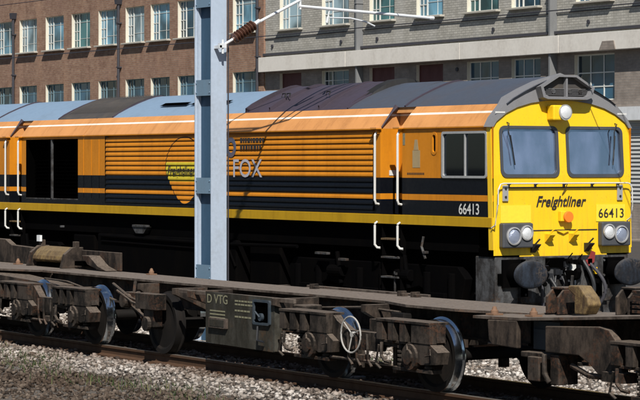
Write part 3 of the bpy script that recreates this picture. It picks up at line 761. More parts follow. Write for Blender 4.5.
roof(-31.9, -30.9, 'roof_dark', 'roof_hatch', .015, .12)
# ribs across the roof
for x in (-45.6, -42.56, -40.24, -35.28, -34.5, -32.95, -32.08, -30.45):
    m = MB(); P = [(LY+y, z+.001) for y, z in arc]; n = len(P)
    Q = [(LY+y*1.0, z+.022) for y, z in arc]
    if -35.3 < x < -32.15: Q = [(y, z+.055) for y, z in Q]
    m.add([(x-.02, y, z) for y, z in P]+[(x-.02, y, z) for y, z in Q]+[(x+.02, y, z) for y, z in P]+[(x+.02, y, z) for y, z in Q],
          [(i, i+1, n+i+1, n+i) for i in range(n-1)]+[(2*n+i, 3*n+i, 3*n+i+1, 2*n+i+1) for i in range(n-1)]+[(n+i, n+i+1, 3*n+i+1, 3*n+i) for i in range(n-1)])
    m.build('roof_rib', M['roof_hatch'], loco)
# radiator bars
m = MB()
for i in range(20):
    x = -42.42+i*.11
    for j in range(1, len(arc)-2):
        y0_, z0_ = arc[j]; y1_, z1_ = arc[j+1]
        m.add([(x, LY+y0_*.95, z0_+.045), (x+.03, LY+y0_*.95, z0_+.045), (x+.03, LY+y1_*.95, z1_+.045), (x, LY+y1_*.95, z1_+.045)], [(0, 1, 2, 3)])
m.build('radiator_bars', M['beam_grey'], loco)
# dark air slots on the pale roof length
for x0, x1 in ((-38.9, -37.9), (-37.75, -36.4)):
    m = MB(); m.add([(x0, LY-.72, 3.70), (x1, LY-.72, 3.70), (x1, LY-.60, 3.757), (x0, LY-.60, 3.757)], [(0, 1, 2, 3)]); m.build('roof_slot', M['void'], loco)
# exhaust: curved black outlet lying across the roof
m = MB()
P = [(-.62, 3.70), (-.5, 3.80), (-.3, 3.91), (-.1, 3.99), (.12, 4.02), (.35, 3.98)]
for i in range(len(P)-1):
    (a, b), (c, d) = P[i], P[i+1]
    m.add([(-32.30, LY+a, b-.12), (-32.0, LY+a, b-.12), (-32.0, LY+c, d-.12), (-32.30, LY+c, d-.12), (-32.30, LY+a, b), (-32.05, LY+a, b), (-32.05, LY+c, d), (-32.30, LY+c, d)],
          [(4, 5, 6, 7), (1, 2, 6, 5), (3, 0, 4, 7), (0, 1, 5, 4), (2, 3, 7, 6)])
m.build('exhaust_outlet', M['soot'], loco, smooth=True)
for x in (-34.6, -34.45, -33.2):
    m = MB(); m.tube([(x, LY-.7, 3.76), (x, LY-.68, 3.82), (x+.1, LY-.68, 3.82), (x+.1, LY-.7, 3.76)], .012, 6); m.build('lifting_eye', M['soot'], loco)

# ---- cab front
inner = [(-1.24, 3.17), (-1.18, 3.25), (-1.0, 3.37), (-.80, 3.455), (-.55, 3.52), (-.28, 3.555), (0, 3.565), (.28, 3.555), (.55, 3.52), (.80, 3.455), (1.0, 3.37), (1.18, 3.25), (1.24, 3.17)]
outer = [(-1.305, 3.165), (-1.225, 3.30), (-1.05, 3.48), (-.86, 3.61), (-.58, 3.745), (-.3, 3.87), (0, 3.965), (.3, 3.87), (.58, 3.745), (.86, 3.61), (1.05, 3.48), (1.225, 3.30), (1.305, 3.165)]
W1 = (-1.10, -.10, 2.47, 3.165); W2 = (.10, 1.10, 2.47, 3.165)
m = MB(); FH = [(LY+a, LY+b, c, d) for a, b, c, d in (W1, W2)]
wall_cells(m, LY-HW, LY+HW, 1.32, 3.17, FH, LX, .05, 'x')
wall_cells(m, LY-.80, LY+.80, 1.30, 1.32, [], LX, 0, 'x')
n = len(inner); m.add([(LX, LY+a, b) for a, b in inner], [tuple(range(n))[::-1]])
for sgn in (-1, 1): m.box(LX-.10, LX+.002, min(LY+sgn*(HW-.03), LY+sgn*(HW+.012)), max(LY+sgn*(HW-.03), LY+sgn*(HW+.012)), 1.40, 3.165)
raked(m).build('cab_front', M['yellow'], loco)
# horizontal seams
m = MB(); m.box(LX, LX+.006, LY-1.08, LY+1.08, 2.285, 2.305); m.box(LX, LX+.005, LY-.62, LY+.62, 1.665, 1.68)
m.build('front_seam', M['black_letter'], loco)
# roof end visor
arcz = lambda y: float(np.interp(y, [q[0] for q in arc], [q[1] for q in arc]))
m = MB(); n = len(outer)
for x in (LX+.03,):
    m.add([(x, LY+a, b) for a, b in outer]+[(x, LY+a, b) for a, b in inner]+[((LX-.36, LY+a, arcz(a)+.008) if abs(a) < 1.0 else (LX-.13, LY+a, b+.004)) for a, b in outer]+[(LX-.05, LY+a, b) for a, b in inner],
          [(i, n+i, n+i+1, i+1) for i in range(n-1)]+[(2*n+i, i, i+1, 2*n+i+1) for i in range(n-1)]+[(n+i, 3*n+i, 3*n+i+1, n+i+1) for i in range(n-1)])
raked(m).build('roof_visor', M['hood_grey'], loco, smooth=True)
for sg in (-1, 1):
    m = MB(); ya, yb_ = sorted((LY+sg*1.205, LY+sg*1.03)); m.add([(LX-.035, ya, 3.365), (LX-.035, yb_, 3.365), (LX-.035, yb_, 3.39), (LX-.035, ya, 3.39)], [(0, 1, 2, 3)]); m.build('white_mark', M['white'], loco)
# hood
hd = [(-.49, 3.76), (-.44, 3.60), (-.36, 3.575), (.36, 3.575), (.44, 3.60), (.50, 3.75), (.17, 3.93), (-.17, 3.93)]
hi = [(-.44, 3.745), (-.40, 3.64), (-.34, 3.615), (.34, 3.615), (.40, 3.64), (.45, 3.74), (.155, 3.90), (-.155, 3.90)]
m = MB(); n = 8; HXf = LX+.10
m.add([(HXf, LY+a, b) for a, b in hd]+[(HXf, LY+a, b) for a, b in hi]+[(HXf-.09, LY+a*.97, b) for a, b in hi]+[(LX-.42, LY+a*.86, b-.05) for a, b in hd],
      [(i, (i+1) % n, n+(i+1) % n, n+i) for i in range(n)]+[(n+i, n+(i+1) % n, 2*n+(i+1) % n, 2*n+i) for i in range(n)]+[(i, 3*n+i, 3*n+(i+1) % n, (i+1) % n) for i in range(n)])
h = m.build('roof_hood', M['hood_grey'], loco)
m = MB(); m.add([(HXf-.088, LY+a, b) for a, b in hi], [tuple(range(n))]); m.build('hood_recess', M['radiator'], h)
m = MB(); m.box(HXf-.085, HXf-.02, LY-.015, LY+.015, 3.617, 3.90)
for i in range(1, 6): m.box(HXf-.082, HXf-.06, LY-.42, LY+.42, 3.615+i*.022, 3.621+i*.022)
m.build('hood_divider', M['hood_grey'], h)
m = MB()
for yy in (-.22, .08, .27): m.cyl((HXf-.08, LY+yy, 3.69), (1, 0, 0), .035, .03, 12)
m.build('horn', M['beam_grey'], h)
# windscreens
for a, b, c, d in (W1, W2):
    m = MB(); ringplate(m, rrect(LY+a-.03, LY+b+.03, c-.03, d+.022, .10), rrect(LY+a+.018, LY+b-.018, c+.018, d-.022, .075), 'x', LX-.01, LX+.014)
    f = raked(m).build('windscreen', M['lamp_box'], loco)
    m = MB(); m.quad((LX-.018, LY+a, c), (LX-.018, LY+b, c), (LX-.018, LY+b, d), (LX-.018, LY+a, d)); raked(m).build('pane', M['windscreen'], f)
    s_ = 1 if a > 0 else -1; ty = LY+(1.0 if a > 0 else -.98)
    m = MB(); m.tube([(LX-.02, ty, 3.24), (LX+.05, ty, 3.22), (LX+.055, ty-.02*s_-.04, 3.10), (LX+.035, ty-.06*s_, 2.85)], .009, 6)
    m.tube([(LX+.03, ty-.03*s_, 3.05), (LX+.03, ty-.09*s_, 2.62)], .011, 6); raked(m).build('wiper', M['rubber'], f)
# cab interior
m = MB(); m.quad((-29.9, LY-1.2, 1.87), (-29.9, LY+1.2, 1.87), (-29.9, LY+1.2, 3.15), (-29.9, LY-1.2, 3.15), 0)
m.quad((-29.9, LY-1.1, 3.25), (LX-.1, LY-1.1, 3.25), (LX-.1, LY+1.1, 3.25), (-29.9, LY+1.1, 3.25), 0)
m.quad((-29.9, LY-1.22, 1.9), (LX-.1, LY-1.22, 1.9), (LX-.1, LY+1.22, 1.9), (-29.9, LY+1.22, 1.9), 0)
m.build('cab_interior', M['cab_blue'], loco)
m = MB(); m.prism([(-28.5, 1.91), (-27.95, 1.91), (-27.95, 2.50), (-28.15, 2.52), (-28.5, 2.42)], 'y', LY-1.1, LY+1.1); m.build('driver_desk', M['cab_blue'], loco, .02)
m = MB(); m.box(-28.05, -27.93, LY-.62, LY-.42, 2.521, 2.58); m.box(-27.90, -27.86, LY-.38, LY-.16, 2.50, 2.60); m.build('desk_papers', M['whiteblock'], loco)
for yy in (-.62, .62):
    m = MB(); m.box(-29.35, -29.22, LY+yy-.24, LY+yy+.24, 2.3, 2.95); m.box(-29.3, -28.85, LY+yy-.24, LY+yy+.24, 2.22, 2.34); m.build('driver_seat', M['bluebox'], loco, .04)
for yy in (-.6, .62):
    m = MB(); m.box(LX-.16, LX-.15, LY+yy-.4, LY+yy+.4, 2.99, 3.16); m.build('sun_blind', M['whiteblock'] if yy > 9 else M['cab_blue'], loco)
# top lamp
m = MB(); m.box(LX-.06, LX+.10, LY-.26, LY-.02, 3.27, 3.49); m.box(LX-.06, LX+.07, LY-.02, LY+.06, 3.30, 3.46)
f = m.build('top_headlight', M['yellow'], loco, .02)
m = MB(); m.cyl((LX+.09, LY-.05, 3.385), (1, 0, 0), .115, .03, 28); m.build('lamp_ring', M['alu'], f)
m = MB(); m.lathe([(0, .03), (.05, .027), (.09, .015), (.098, 0)], (LX+.115, LY-.05, 3.385), (1, 0, 0), 28); m.build('lens', M['lens'], f, smooth=True)
# handrail across the front
m = MB(); hx = LX+.07
zr = 2.355; e = 1.235
m.tube([(LX+.0, LY-e-.06, 1.72), (hx, LY-e-.05, 1.76), (hx, LY-e, 2.05), (hx, LY-e+.01, zr-.08), (hx, LY-e+.05, zr-.012), (hx, LY-e+.10, zr), (hx, LY+e-.10, zr), (hx, LY+e-.05, zr-.012), (hx, LY+e-.01, zr-.08), (hx, LY+e, 2.0), (hx, LY+e-.04, 1.84), (LX, LY+e-.05, 1.80)], .0105, 8)
m.build('front_handrail', M['white'], loco, smooth=True)
m = MB()
for yy in (-1.0, -.52, 0, .52, 1.0): m.tube([(LX, LY+yy, zr-.03), (hx, LY+yy, zr)], .011, 6); m.box(LX, LX+.012, LY+yy-.02, LY+yy+.02, zr-.06, zr)
m.tube([(hx, LY+.02, zr), (LX+.03, LY+.0, zr-.10), (LX+.01, LY-.03, zr-.16)], .007, 6)
m.build('rail_stanchion', M['black_letter'], loco)
for yy in (-1.06, 1.04):
    m = MB(); m.box(LX+.001, LX+.02, LY+yy-.05, LY+yy+.05, 2.10, 2.33); m.build('lamp_iron', M['alu'], loco, .004)
    m = MB(); m.cyl((LX+.021, LY+yy, 2.28), (1, 0, 0), .018, .01, 10); m.cyl((LX+.021, LY+yy, 2.16), (1, 0, 0), .018, .01, 10); m.build('bolt', M['rubber'], loco)
# pale panels and numbers
for y0_, y1_ in ((-1.14, -.60), (.60, 1.14)):
    m = MB(); m.box(LX+.001, LX+.007, LY+y0_, LY+y1_, 1.79, 2.04); m.build('number_panel', M['panel_yellow'], loco)
text_mb('66413', (LX+.008, LY+.635, 1.845), (0, 1, 0), (0, 0, 1), .135, .98, 0, .012, .003, space=1.05).build('lettering', M['black_letter'], loco)
text_mb('Freightliner', (LX+.003, LY-.51, 2.02), (0, 1, 0), (0, 0, 1), .15, .90, .32, .022, .003).build('lettering', M['black_letter'], loco)
# orange socket
m = MB(); m.box(LX, LX+.07, LY-.10, LY+.01, 1.80, 1.95); f = m.build('jumper_socket', M['yellow'], loco, .01)
m = MB(); m.cyl((LX+.05, LY+.02, 1.865), (1, 0, 0), .082, .06, 20); m.build('socket_cap', M['orange_cap'], f, .008)
m = MB(); m.prism([(LY-.13, 1.665), (LY+.08, 1.665), (LY+.08, 1.66), (LY-.02, 1.62), (LY-.13, 1.66)], 'x', LX+.006, LX+.03); m.build('bracket', M['yellow'], loco)
# headlight clusters
for sg in (-1, 1):
    y0_, y1_ = sorted((LY+sg*.63, LY+sg*1.17))
    m = MB(); m.box(LX+.001, LX+.11, y0_, y1_, 1.43, 1.785); f = m.build('headlight_cluster', M['lamp_box'], loco, .02)
    for dy, rr, mm in ((.985, .108, 'lens_blue'), (.755, .088, 'lens')):
        zz = 1.60 if dy > .9 else 1.645
        m = MB(); ringp = [(rr+.022, 0), (rr+.022, .025), (rr+.004, .03), (rr, .006)]; m.lathe(ringp, (LX+.108, LY+sg*dy, zz), (1, 0, 0), 28)
        m.build('lamp_ring', M['alu'], f, smooth=True)
        m = MB(); m.lathe([(0, .03), (rr*.5, .027), (rr*.85, .016), (rr, .002)], (LX+.11, LY+sg*dy, zz), (1, 0, 0), 28); m.build('lens', M[mm], f, smooth=True)
# lamp irons / brackets low on the yellow
for yy, zz, mt_ in ((-.30, 1.56, 'yellow'), (.14, 1.56, 'yellow'), (-.56, 1.42, 'rubber'), (.42, 1.42, 'rubber')):
    m = MB(); m.prism([(LX, zz+.06), (LX+.14, zz+.06), (LX+.14, zz+.045), (LX, zz-.07)], 'y', LY+yy-.045, LY+yy+.045)
    m.tube([(LX+.05, LY+yy, zz+.05), (LX+.13, LY+yy+.03, zz+.13)], .012, 6); m.build('bracket', M[mt_], loco)
# buffer beam
m = MB()
m.box(LX-.5, LX+.03, LY-.80, LY+.80, .62, 1.298); m.box(LX-.5, LX-.02, LY-1.22, LY-.802, .62, 1.30); m.box(LX-.5, LX-.02, LY+.802, LY+1.22, .62, 1.30)
m.prism([(LY-1.22, .62), (LY+1.22, .62), (LY+1.05, .36), (LY-1.05, .36)], 'x', LX-.4, LX-.03)
m.build('buffer_beam', M['beam_grey'], loco, .01)
for q in (-1.022, 1.022):
    m = MB(); m.box(LX-.4, LX-.02, LY+q-.212, LY+q+.212, 1.302, 1.425); m.build('beam_recess', M['void'], loco)
m = MB(); m.box(LX+.031, LX+.05, LY-.36, LY-.02, 1.13, 1.27); m.build('coupler_pocket', M['void'], loco)
for yy, z0_, z1_ in ((-1.12, .9, 1.06), (-.74, .72, .95), (.62, .70, 1.0), (-.55, 1.17, 1.24)):
    m = MB(); m.box(LX-.018 if abs(yy) > .8 else LX+.032, LX+.0 if abs(yy) > .8 else LX+.045, LY+yy-.06, LY+yy+.06, z0_, z1_)
    m.build('beam_hatch', M['void'], loco)
m = MB()
for yy in (-.72, -.5, .5, .72):
    for zz in (.75, 1.0, 1.22): m.cyl((LX+.031, LY+yy, zz), (1, 0, 0), .018, .016, 8)
m.build('rivets', M['beam_grey'], loco)
for sg in (-1, 1):
    yc = LY+sg*.91
    m = MB(); m.cyl((LX-.02, yc, 1.06), (1, 0, 0), .15, .22, 20); m.cyl((LX+.19, yc, 1.06), (1, 0, 0), .105, .22, 20); m.box(LX-.018, LX+.03, yc-.2, yc+.2, .86, 1.26)
    f = m.build('buffer', M['under'], loco, smooth=True)
    prf = [(0, .045), (.10, .043), (.2, .037), (.27, .026), (.292, .012), (.30, -.005), (.28, -.02), (0, -.03)]
    m = MB(); m.lathe(prf, (LX+.42, yc, 1.06), (1, 0, 0), 40); m.v = [(x, yc+(y-yc)*1.0, 1.06+(z-1.06)*.68) for x, y, z in m.v]
    m.build('buffer_head', grimy('dark_blue_black_buffer_steel', (.022, .030, .045), (.05, .05, .052), (.008, .009, .012), (.055, .045, .04), 3.2) if sg < 0 else bpy.data.materials['dark_blue_black_buffer_steel'], f, smooth=True)
# coupling hook and shackles
m = MB(); m.prism([(LX+.03, 1.09), (LX+.28, 1.09), (LX+.36, 1.14), (LX+.40, 1.08), (LX+.36, .98), (LX+.25, .95), (LX+.03, .97)], 'y', LY-.05, LY+.03)
hk = m.build('draw_hook', M['under'], loco, .01)
m = MB()
for q in (-.07, .05): m.tube([(LX+.30, LY+q, 1.02), (LX+.27, LY+q, .80), (LX+.22, LY+q, .66)], .022, 8)
m.cyl((LX+.25, LY-.14, .82), (0, 1, 0), .035, .26, 12); m.cyl((LX+.22, LY-.12, .66), (0, 1, 0), .035, .22, 12); m.tube([(LX+.24, LY-.2, .86), (LX+.24, LY-.3, .80)], .012)
m.build('screw_coupling', M['beam_grey'], hk, smooth=True)
def hose(y, z0, dx, mat, r=.022, zl=.42, sway=.05):
    m = MB(); pts = []
    for i in range(13):
        t = i/12; pts.append((LX+.05+dx*math.sin(t*math.pi*.9), LY+y+sway*math.sin(t*2.6), z0-(z0-zl)*t))
    m.tube(pts, r, 8); m.cyl(pts[-1], (0, 0, -1), r*1.5, .07, 10); m.box(LX+.03, LX+.09, LY+y-.04, LY+y+.04, z0-.03, z0+.05)
    return m.build('brake_hose', M[mat], loco, smooth=True)
hose(.12, 1.12, .13, 'white', .013, .70, -.05); hose(.30, 1.25, .16, 'rubber', .03, .5, .10); hose(.42, 1.20, .2, 'pipe', .026, .52, .16); hose(-.30, 1.0, .14, 'rubber', .026, .55, .05); hose(.22, .98, .10, 'rubber', .03, .55, -.06); hose(.05, .95, .12, 'alu', .012, .6, .06)
for k_ in range(9):
    q = random.Random(40+k_); hose(q.uniform(-.42, .50), q.uniform(.92, 1.2), q.uniform(.06, .2), q.choice(['rubber', 'under', 'rubber', 'pipe', 'beam_grey']), q.uniform(.012, .028), q.uniform(.42, .72), q.uniform(-.12, .12))
for y_, z_ in ((-.46, .9), (-.40, 1.12), (.50, .92), (.2, 1.2), (.02, 1.22)):
    m = MB(); m.box(LX+.03, LX+.12, LY+y_-.05, LY+y_+.05, z_-.03, z_+.04); m.cyl((LX+.12, LY+y_, z_), (1, 0, 0), .035, .05, 12); m.tube([(LX+.08, LY+y_, z_+.04), (LX+.1, LY+y_+.07, z_+.12)], .01, 6); m.build('pipe_coupling', M['under'], loco, .005)
m = MB(); m.prism([(LY+.33, 1.20), (LY+.43, 1.27), (LY+.47, 1.36), (LY+.52, 1.34), (LY+.50, 1.20), (LY+.40, 1.14)], 'x', LX+.05, LX+.09); m.build('brake_cock_handle', M['red'], loco)
m = MB(); m.box(LX+.04, LX+.06, LY+.52, LY+.58, 1.02, 1.12); m.build('yellow_tag', M['yellow'], loco)

# lettering on the side
ysd = LY-HW
text_mb('66413', (-28.66, ysd-.002, 1.905), (1, 0, 0), (0, 0, 1), .155, .95, 0, .012).build('lettering', M['white_letter'], loco)
text_mb('Freightliner', (-37.60, ysd-.004, 2.45), (1, 0, 0), (0, 0, 1), .16, .95, .25, .015).build('lettering', M['black_letter'], loco)
text_mb('FOX', (-35.28, ysd-.004, 2.42), (1, 0, 0), (0, 0, 1), .30, 1.15, 0, .008).build('lettering', M['pale_letter'], loco)
m = MB()
for z_, x1_ in ((3.0, -34.28), (2.88, -34.36)):
    xx = -35.02
    m = MB()
    while xx < x1_: l = random.uniform(.04, .09); m.box(xx, xx+l, ysd-.006, ysd-.003, z_, z_+.075); xx += l+.022
    m.build('small_lettering', M['black_letter'], loco)
m = MB(); ringplate(m, [(-35.33+.17*math.cos(q/24*6.283), 2.92+.17*math.sin(q/24*6.283)) for q in range(24)], [(-35.33+.09*math.cos(q/24*6.283), 2.92+.09*math.sin(q/24*6.283)) for q in range(24)], 'y', ysd-.006, ysd-.003)
m.build('roundel', M['blue_letter'], loco)
m = MB(); m.box(-29.86, -29.66, ysd-.003, ysd-.001, 2.58, 2.84); m.prism([(-29.83, 2.845), (-29.70, 2.845), (-29.73, 3.0), (-29.80, 3.0)], 'y', ysd-.003, ysd-.001)
m.build('crest', paint('faded_grey_crest', (.36, .27, .14), .6, (.2, .16, .1), .6, 20), loco)
m = MB()
for i in range(11): m.box(-30.0+i*.042, -30.0+i*.042+.026, ysd-.003, ysd-.001, 2.475, 2.505)
m.build('small_lettering', M['black_letter'], loco)
m = MB(); m.box(-30.12, -30.06, ysd-.003, ysd-.001, 2.92, 3.10); m.build('notice', M['faded_letter'], loco)
m = MB(); m.box(-30.735, -30.73, LY-1.10, LY-.95, 2.46, 2.54); m.build('notice', M['white_letter'], loco)

# underframe
m = MB()
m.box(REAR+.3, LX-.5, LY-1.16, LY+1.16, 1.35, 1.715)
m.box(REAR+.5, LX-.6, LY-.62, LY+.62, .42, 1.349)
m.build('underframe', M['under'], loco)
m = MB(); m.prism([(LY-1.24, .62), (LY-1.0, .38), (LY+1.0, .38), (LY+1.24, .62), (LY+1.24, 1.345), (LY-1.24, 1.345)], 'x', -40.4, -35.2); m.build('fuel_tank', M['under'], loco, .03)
for x in (-41.2, -35.0+.0, -34.3): pass
for x0, x1, z0, z1, nm in ((-34.9, -33.9, .6, 1.3, 'battery_box'), (-41.6, -40.7, .7, 1.3, 'air_reservoir')):
    m = MB(); m.box(x0, x1, LY-1.15, LY+1.15, z0, z1); m.build(nm, M['under'], loco, .03)
for nm, pts, r_ in (('brake_pipe', [(-40.2, 1.30), (-36, 1.27), (-33.2, 1.30)], .03), ('brake_pipe', [(-40.2, 1.20), (-35.4, 1.16), (-35.2, .9)], .02)):
    m = MB(); m.tube([(x, LY-1.25, z) for x, z in pts], r_, 8); m.build(nm, M['under'], loco)
for x, z, w_ in ((-41.9, 1.42, .05), (-30.3, .95, .04), (-29.55, 1.3, .05), (-32.6, 1.2, .35), (-31.9, 1.12, .2), (-38.9, 1.50, .55)):
    m = MB(); m.box(x, x+w_, LY-1.29, LY-1.22, z, z+.035); m.build('pipe_clamp', M['beam_grey'], loco)
m = MB(); m.prism([(-38.95, 1.50), (-38.35, 1.50), (-38.5, 1.38), (-38.8, 1.38)], 'y', LY-1.27, LY-1.17); m.build('filler_housing', M['beam_grey'], loco)
m = MB(); m.tube([(-30.35, LY-1.25, .55), (-30.35, LY-1.25, 1.0)], .018); m.build('sand_pipe', M['beam_grey'], loco)
m = MB(); m.tube([(-29.6, LY-1.24, 1.55), (-29.62, LY-1.26, 1.40), (-29.52, LY-1.26, 1.22)], .02); m.build('air_hose', M['beam_grey'], loco)
for xb in (-31.15, -44.6):
    m = MB()
    for sg in (-1, 1):
        yy = LY+sg*1.08
        m.prism([(xb-2.5, .95), (xb-2.3, 1.12), (xb+2.3, 1.12), (xb+2.5, .95), (xb+2.4, .62), (xb+1.95, .55), (xb+1.3, .80), (xb+.45, .62), (xb-.45, .62), (xb-1.3, .80), (xb-1.95, .55), (xb-2.4, .62)], 'y', min(yy-.07, yy+.07), max(yy-.07, yy+.07))
        for ax in (-1.85, 0, 1.85):
            m.box(xb+ax-.2, xb+ax+.2, min(yy, yy+sg*.14), max(yy, yy+sg*.14), .38, .72); m.cyl((xb+ax, yy+sg*.13, .53), (0, sg, 0), .13, .06, 14)
            for dd in (-.32, .32): m.cyl((xb+ax+dd, yy+sg*.06, .6), (0, 0, 1), .075, .42, 12)
        for dd in (-.95, .95): m.tube([(xb+dd, yy+sg*.1, 1.25), (xb+dd+.12, yy+sg*.1, .75)], .04); m.cyl((xb+dd-.2, yy+sg*.1, .95), (1, 0, 0), .09, .4, 14)
    m.box(xb-2.2, xb+2.2, LY-.5, LY+.5, .6, 1.1)
    bg_ = m.build('bogie', M['under'], loco, .01)
    for ax in (-1.85, 0, 1.85):
        m = MB(); m.cyl((xb+ax, LY-1.0, .53), (0, 1, 0), .09, 2.0, 16, mi=0)
        for sg in (-1, 1):
            m.lathe([(.09, -.07), (.40, -.05), (.47, -.07), (.528, -.07), (.53, .03), (.56, .05), (.56, .07), (.47, .07), (.40, .04), (.09, .05)], (xb+ax, LY+sg*.80, .533), (0, -sg, 0), 36, [0, 0, 0, 1, 0, 0, 0, 0, 0])
        m.build('wheelset', [M['under'], M['steel']], bg_, smooth=True)

# ================================================================== WAGONS
YT = 16.62
def wheelset(bg_, x, yt=YT, tread='steel'):
    m = MB(); r = .42; m.cyl((x, yt-.98, r), (0, 1, 0), .075, 1.96, 16, mi=0)
    for sg in (-1, 1):
        m.lathe([(.08, -.08), (.33, -.045), (.36, -.07), (r-.002, -.07), (r, -.06), (r+.003, .03), (r+.028, .045), (r+.028, .06), (.36, .066), (.32, .03), (.08, .06)], (x, yt+sg*.76, r), (0, -sg*-1, 0) if False else (0, sg*-1, 0), 56, [0, 0, 0, 1, 1, 1, 1, 0, 0, 0])
    return m.build('wheelset', [M['wagon_dark'], M[tread]], bg_, smooth=True)
def wbogie(root, x1, x2, yt=YT):
    xc = (x1+x2)/2; m = MB()
    m.box(xc-.16, xc+.16, yt-.9, yt+.9, .52, .78); m.box(x1+.5, x2-.5, yt-.35, yt-.25, .45, .6)
    for sg in (-1, 1):
        yo, yi = yt+sg*1.13, yt+sg*.92
        y0_, y1_ = min(yo, yi), max(yo, yi)
        # side frame: low middle beam rising over each axle
        m.prism([(x1-.55, .60), (x1-.50, .80), (x1+.42, .80), (x1+.50, .74), (xc-.35, .64), (xc+.35, .64), (x2-.78, .72), (x2-.70, .81), (x2+.36, .82), (x2+.42, .60), (x2+.18, .50), (x2-.50, .50), (x2-.75, .52), (xc+.3, .42), (xc-.3, .42), (x1+.5, .50), (x1-.3, .50)], 'y', y0_+.05, y1_-.05)
        for ax in (x1, x2):
            # housing with two slots in its face and a plain end
            yf = yo; s0, s1 = ax-.70, ax+.40
            for a, b in ((s0, s0+.12), (s0+.24, s0+.36), (s0+.48, s0+.60), (s0+.72, s1)): m.box(a, b, min(yf+sg*.04, yf-sg*.18), max(yf+sg*.04, yf-sg*.18), .585, .80)
            m.box(s0, s1, min(yf+sg*.05, yf-sg*.22), max(yf+sg*.05, yf-sg*.22), .801, .83)
            m.box(s0+.12, s0+.72, min(yf-sg*.17, yf-sg*.2), max(yf-sg*.17, yf-sg*.2), .586, .80)
            m.box(s0, s1-.2, min(yf, yf-sg*.18), max(yf, yf-sg*.18), .555, .583)
            # nose
            m.prism([(s1-.45, .56), (s1-.05, .60), (s1+.14, .50), (s1+.10, .36), (s1-.20, .34), (s1-.42, .42)], 'y', min(yf+sg*.03, yf-sg*.14), max(yf+sg*.03, yf-sg*.14))
            # axle box and springs
            m.cyl((ax, yf-sg*.1, .42), (0, sg, 0), .15, .16, 18); m.cyl((ax, yf+sg*.06, .42), (0, sg, 0), .09, .03, 12)
            for dd in (-.30, -.14, .26):
                for kq in range(5): m.cyl((ax+dd, yf-sg*.06, .30+kq*.05), (0, 0, 1), .062, .026, 12)
                m.cyl((ax+dd, yf-sg*.06, .28), (0, 0, 1), .04, .28, 8)
            m.box(ax-.42, ax+.38, min(yf, yf-sg*.14), max(yf, yf-sg*.14), .245, .285)
            m.tube([(ax-.62, yf+sg*.02, .55), (ax-.58, yf+sg*.05, .40), (ax-.50, yf+sg*.05, .34), (ax-.40, yf+sg*.04, .33)], .022, 6)
            m.tube([(ax-.66, yf+sg*.03, .52), (ax-.70, yf+sg*.05, .30), (ax-.62, yf+sg*.03, .24)], .018, 6)
            m.tube([(s1+.02, yf+sg*.05, .53), (s1+.07, yf+sg*.08, .47), (s1-.04, yf+sg*.08, .45)], .010, 6)
        for ax in (x1, x2):
            for bx_, bz_ in ((-.64, .76), (-.64, .62), (.34, .76), (.34, .64), (-.40, .57), (.0, .57), (.16, .44), (.44, .42)): m.cyl((ax+bx_, yo+sg*.0, bz_), (0, sg, 0), .016, .022, 8)
            m.tube([(ax-.05, yo+sg*.05, .56), (ax+.02, yo+sg*.09, .50), (ax+.0, yo+sg*.08, .46)], .012, 6)
        m.tube([(x1+.4, yo-sg*.02, .30), (x2-.5, yo-sg*.02, .30)], .02, 6)
        for kq, xx in enumerate((xc-.28, xc-.1, xc+.14)): m.tube([(xx, yo, .62), (xx+.04, yo+sg*.02, .45), (xx+.02, yo, .32), (xx+.10, yo, .24)], .018, 6)
        m.box(xc-.1, xc+.06, min(yo, yo-sg*.1), max(yo, yo-sg*.1), .30, .37)
        for xx in (x1+.48, x2-.86): m.box(xx, xx+.07, min(yo-sg*.3, yo-sg*.42), max(yo-sg*.3, yo-sg*.42), .16, .6)
        m.prism([(x2-.55, .3), (x2-.47, .55), (x2-.41, .55), (x2-.44, .3)], 'y', yt+sg*.68, yt+sg*.84)
    b_ = m.build('bogie', M['casting'], root, .006)
    wheelset(b_, x1, yt); wheelset(b_, x2, yt)
    return b_
def deck_piece(m, poly, z0s, z1s, mi=0): pass
def spine(root, pts, z, th=.03, web=True, wy=(16.42, 16.86)):
    """pts: list of (x, near y, far y, z)"""
    m = MB()
    for i in range(len(pts)-1):
        (xa, na, fa, za), (xb, nb, fb, zb) = pts[i], pts[i+1]
        m.add([(xa, na, za-th), (xb, nb, zb-th), (xb, fb, zb-th), (xa, fa, za-th), (xa, na, za), (xb, nb, zb), (xb, fb, zb), (xa, fa, za)],
              [(0, 3, 2, 1), (4, 5, 6, 7), (0, 1, 5, 4), (1, 2, 6, 5), (2, 3, 7, 6), (3, 0, 4, 7)])
    m.build('deck', M['wagon_top'], root)
    if web:
        x0, x1 = pts[0][0]+.02, pts[-1][0]-.02; za, zb = pts[0][3], pts[-1][3]
        m = MB()
        for y in wy: m.add([(x0, y-.01, .60), (x1, y-.01, .60), (x1, y-.01, zb-th-.001), (x0, y-.01, za-th-.001), (x0, y+.01, .60), (x1, y+.01, .60), (x1, y+.01, zb-th-.001), (x0, y+.01, za-th-.001)],
                           [(0, 1, 2, 3), (7, 6, 5, 4), (0, 4, 5, 1), (1, 5, 6, 2), (3, 7, 4, 0)])
        m.box(x0, x1, wy[0]-.05, wy[1]+.05, .575, .60)
        m.build('centre_sill', M['wagon'], root)
def lockpin(root, x, y, z, s=.05):
    m = MB(); m.lathe([(0, .10), (s*.5, .09), (s*.7, .06), (s, .05), (s, .0)], (x, y, z), (0, 0, 1), 14); m.box(x-s*1.6, x+s*1.6, y-s*1.5, y+s*1.5, z, z+.018)
    m.build('container_spigot', bpy.data.materials.get('rusty_orange_steel') or paint('rusty_orange_steel', (.17, .095, .055), .8, (.1, .05, .03), .6, 10), root, smooth=True)

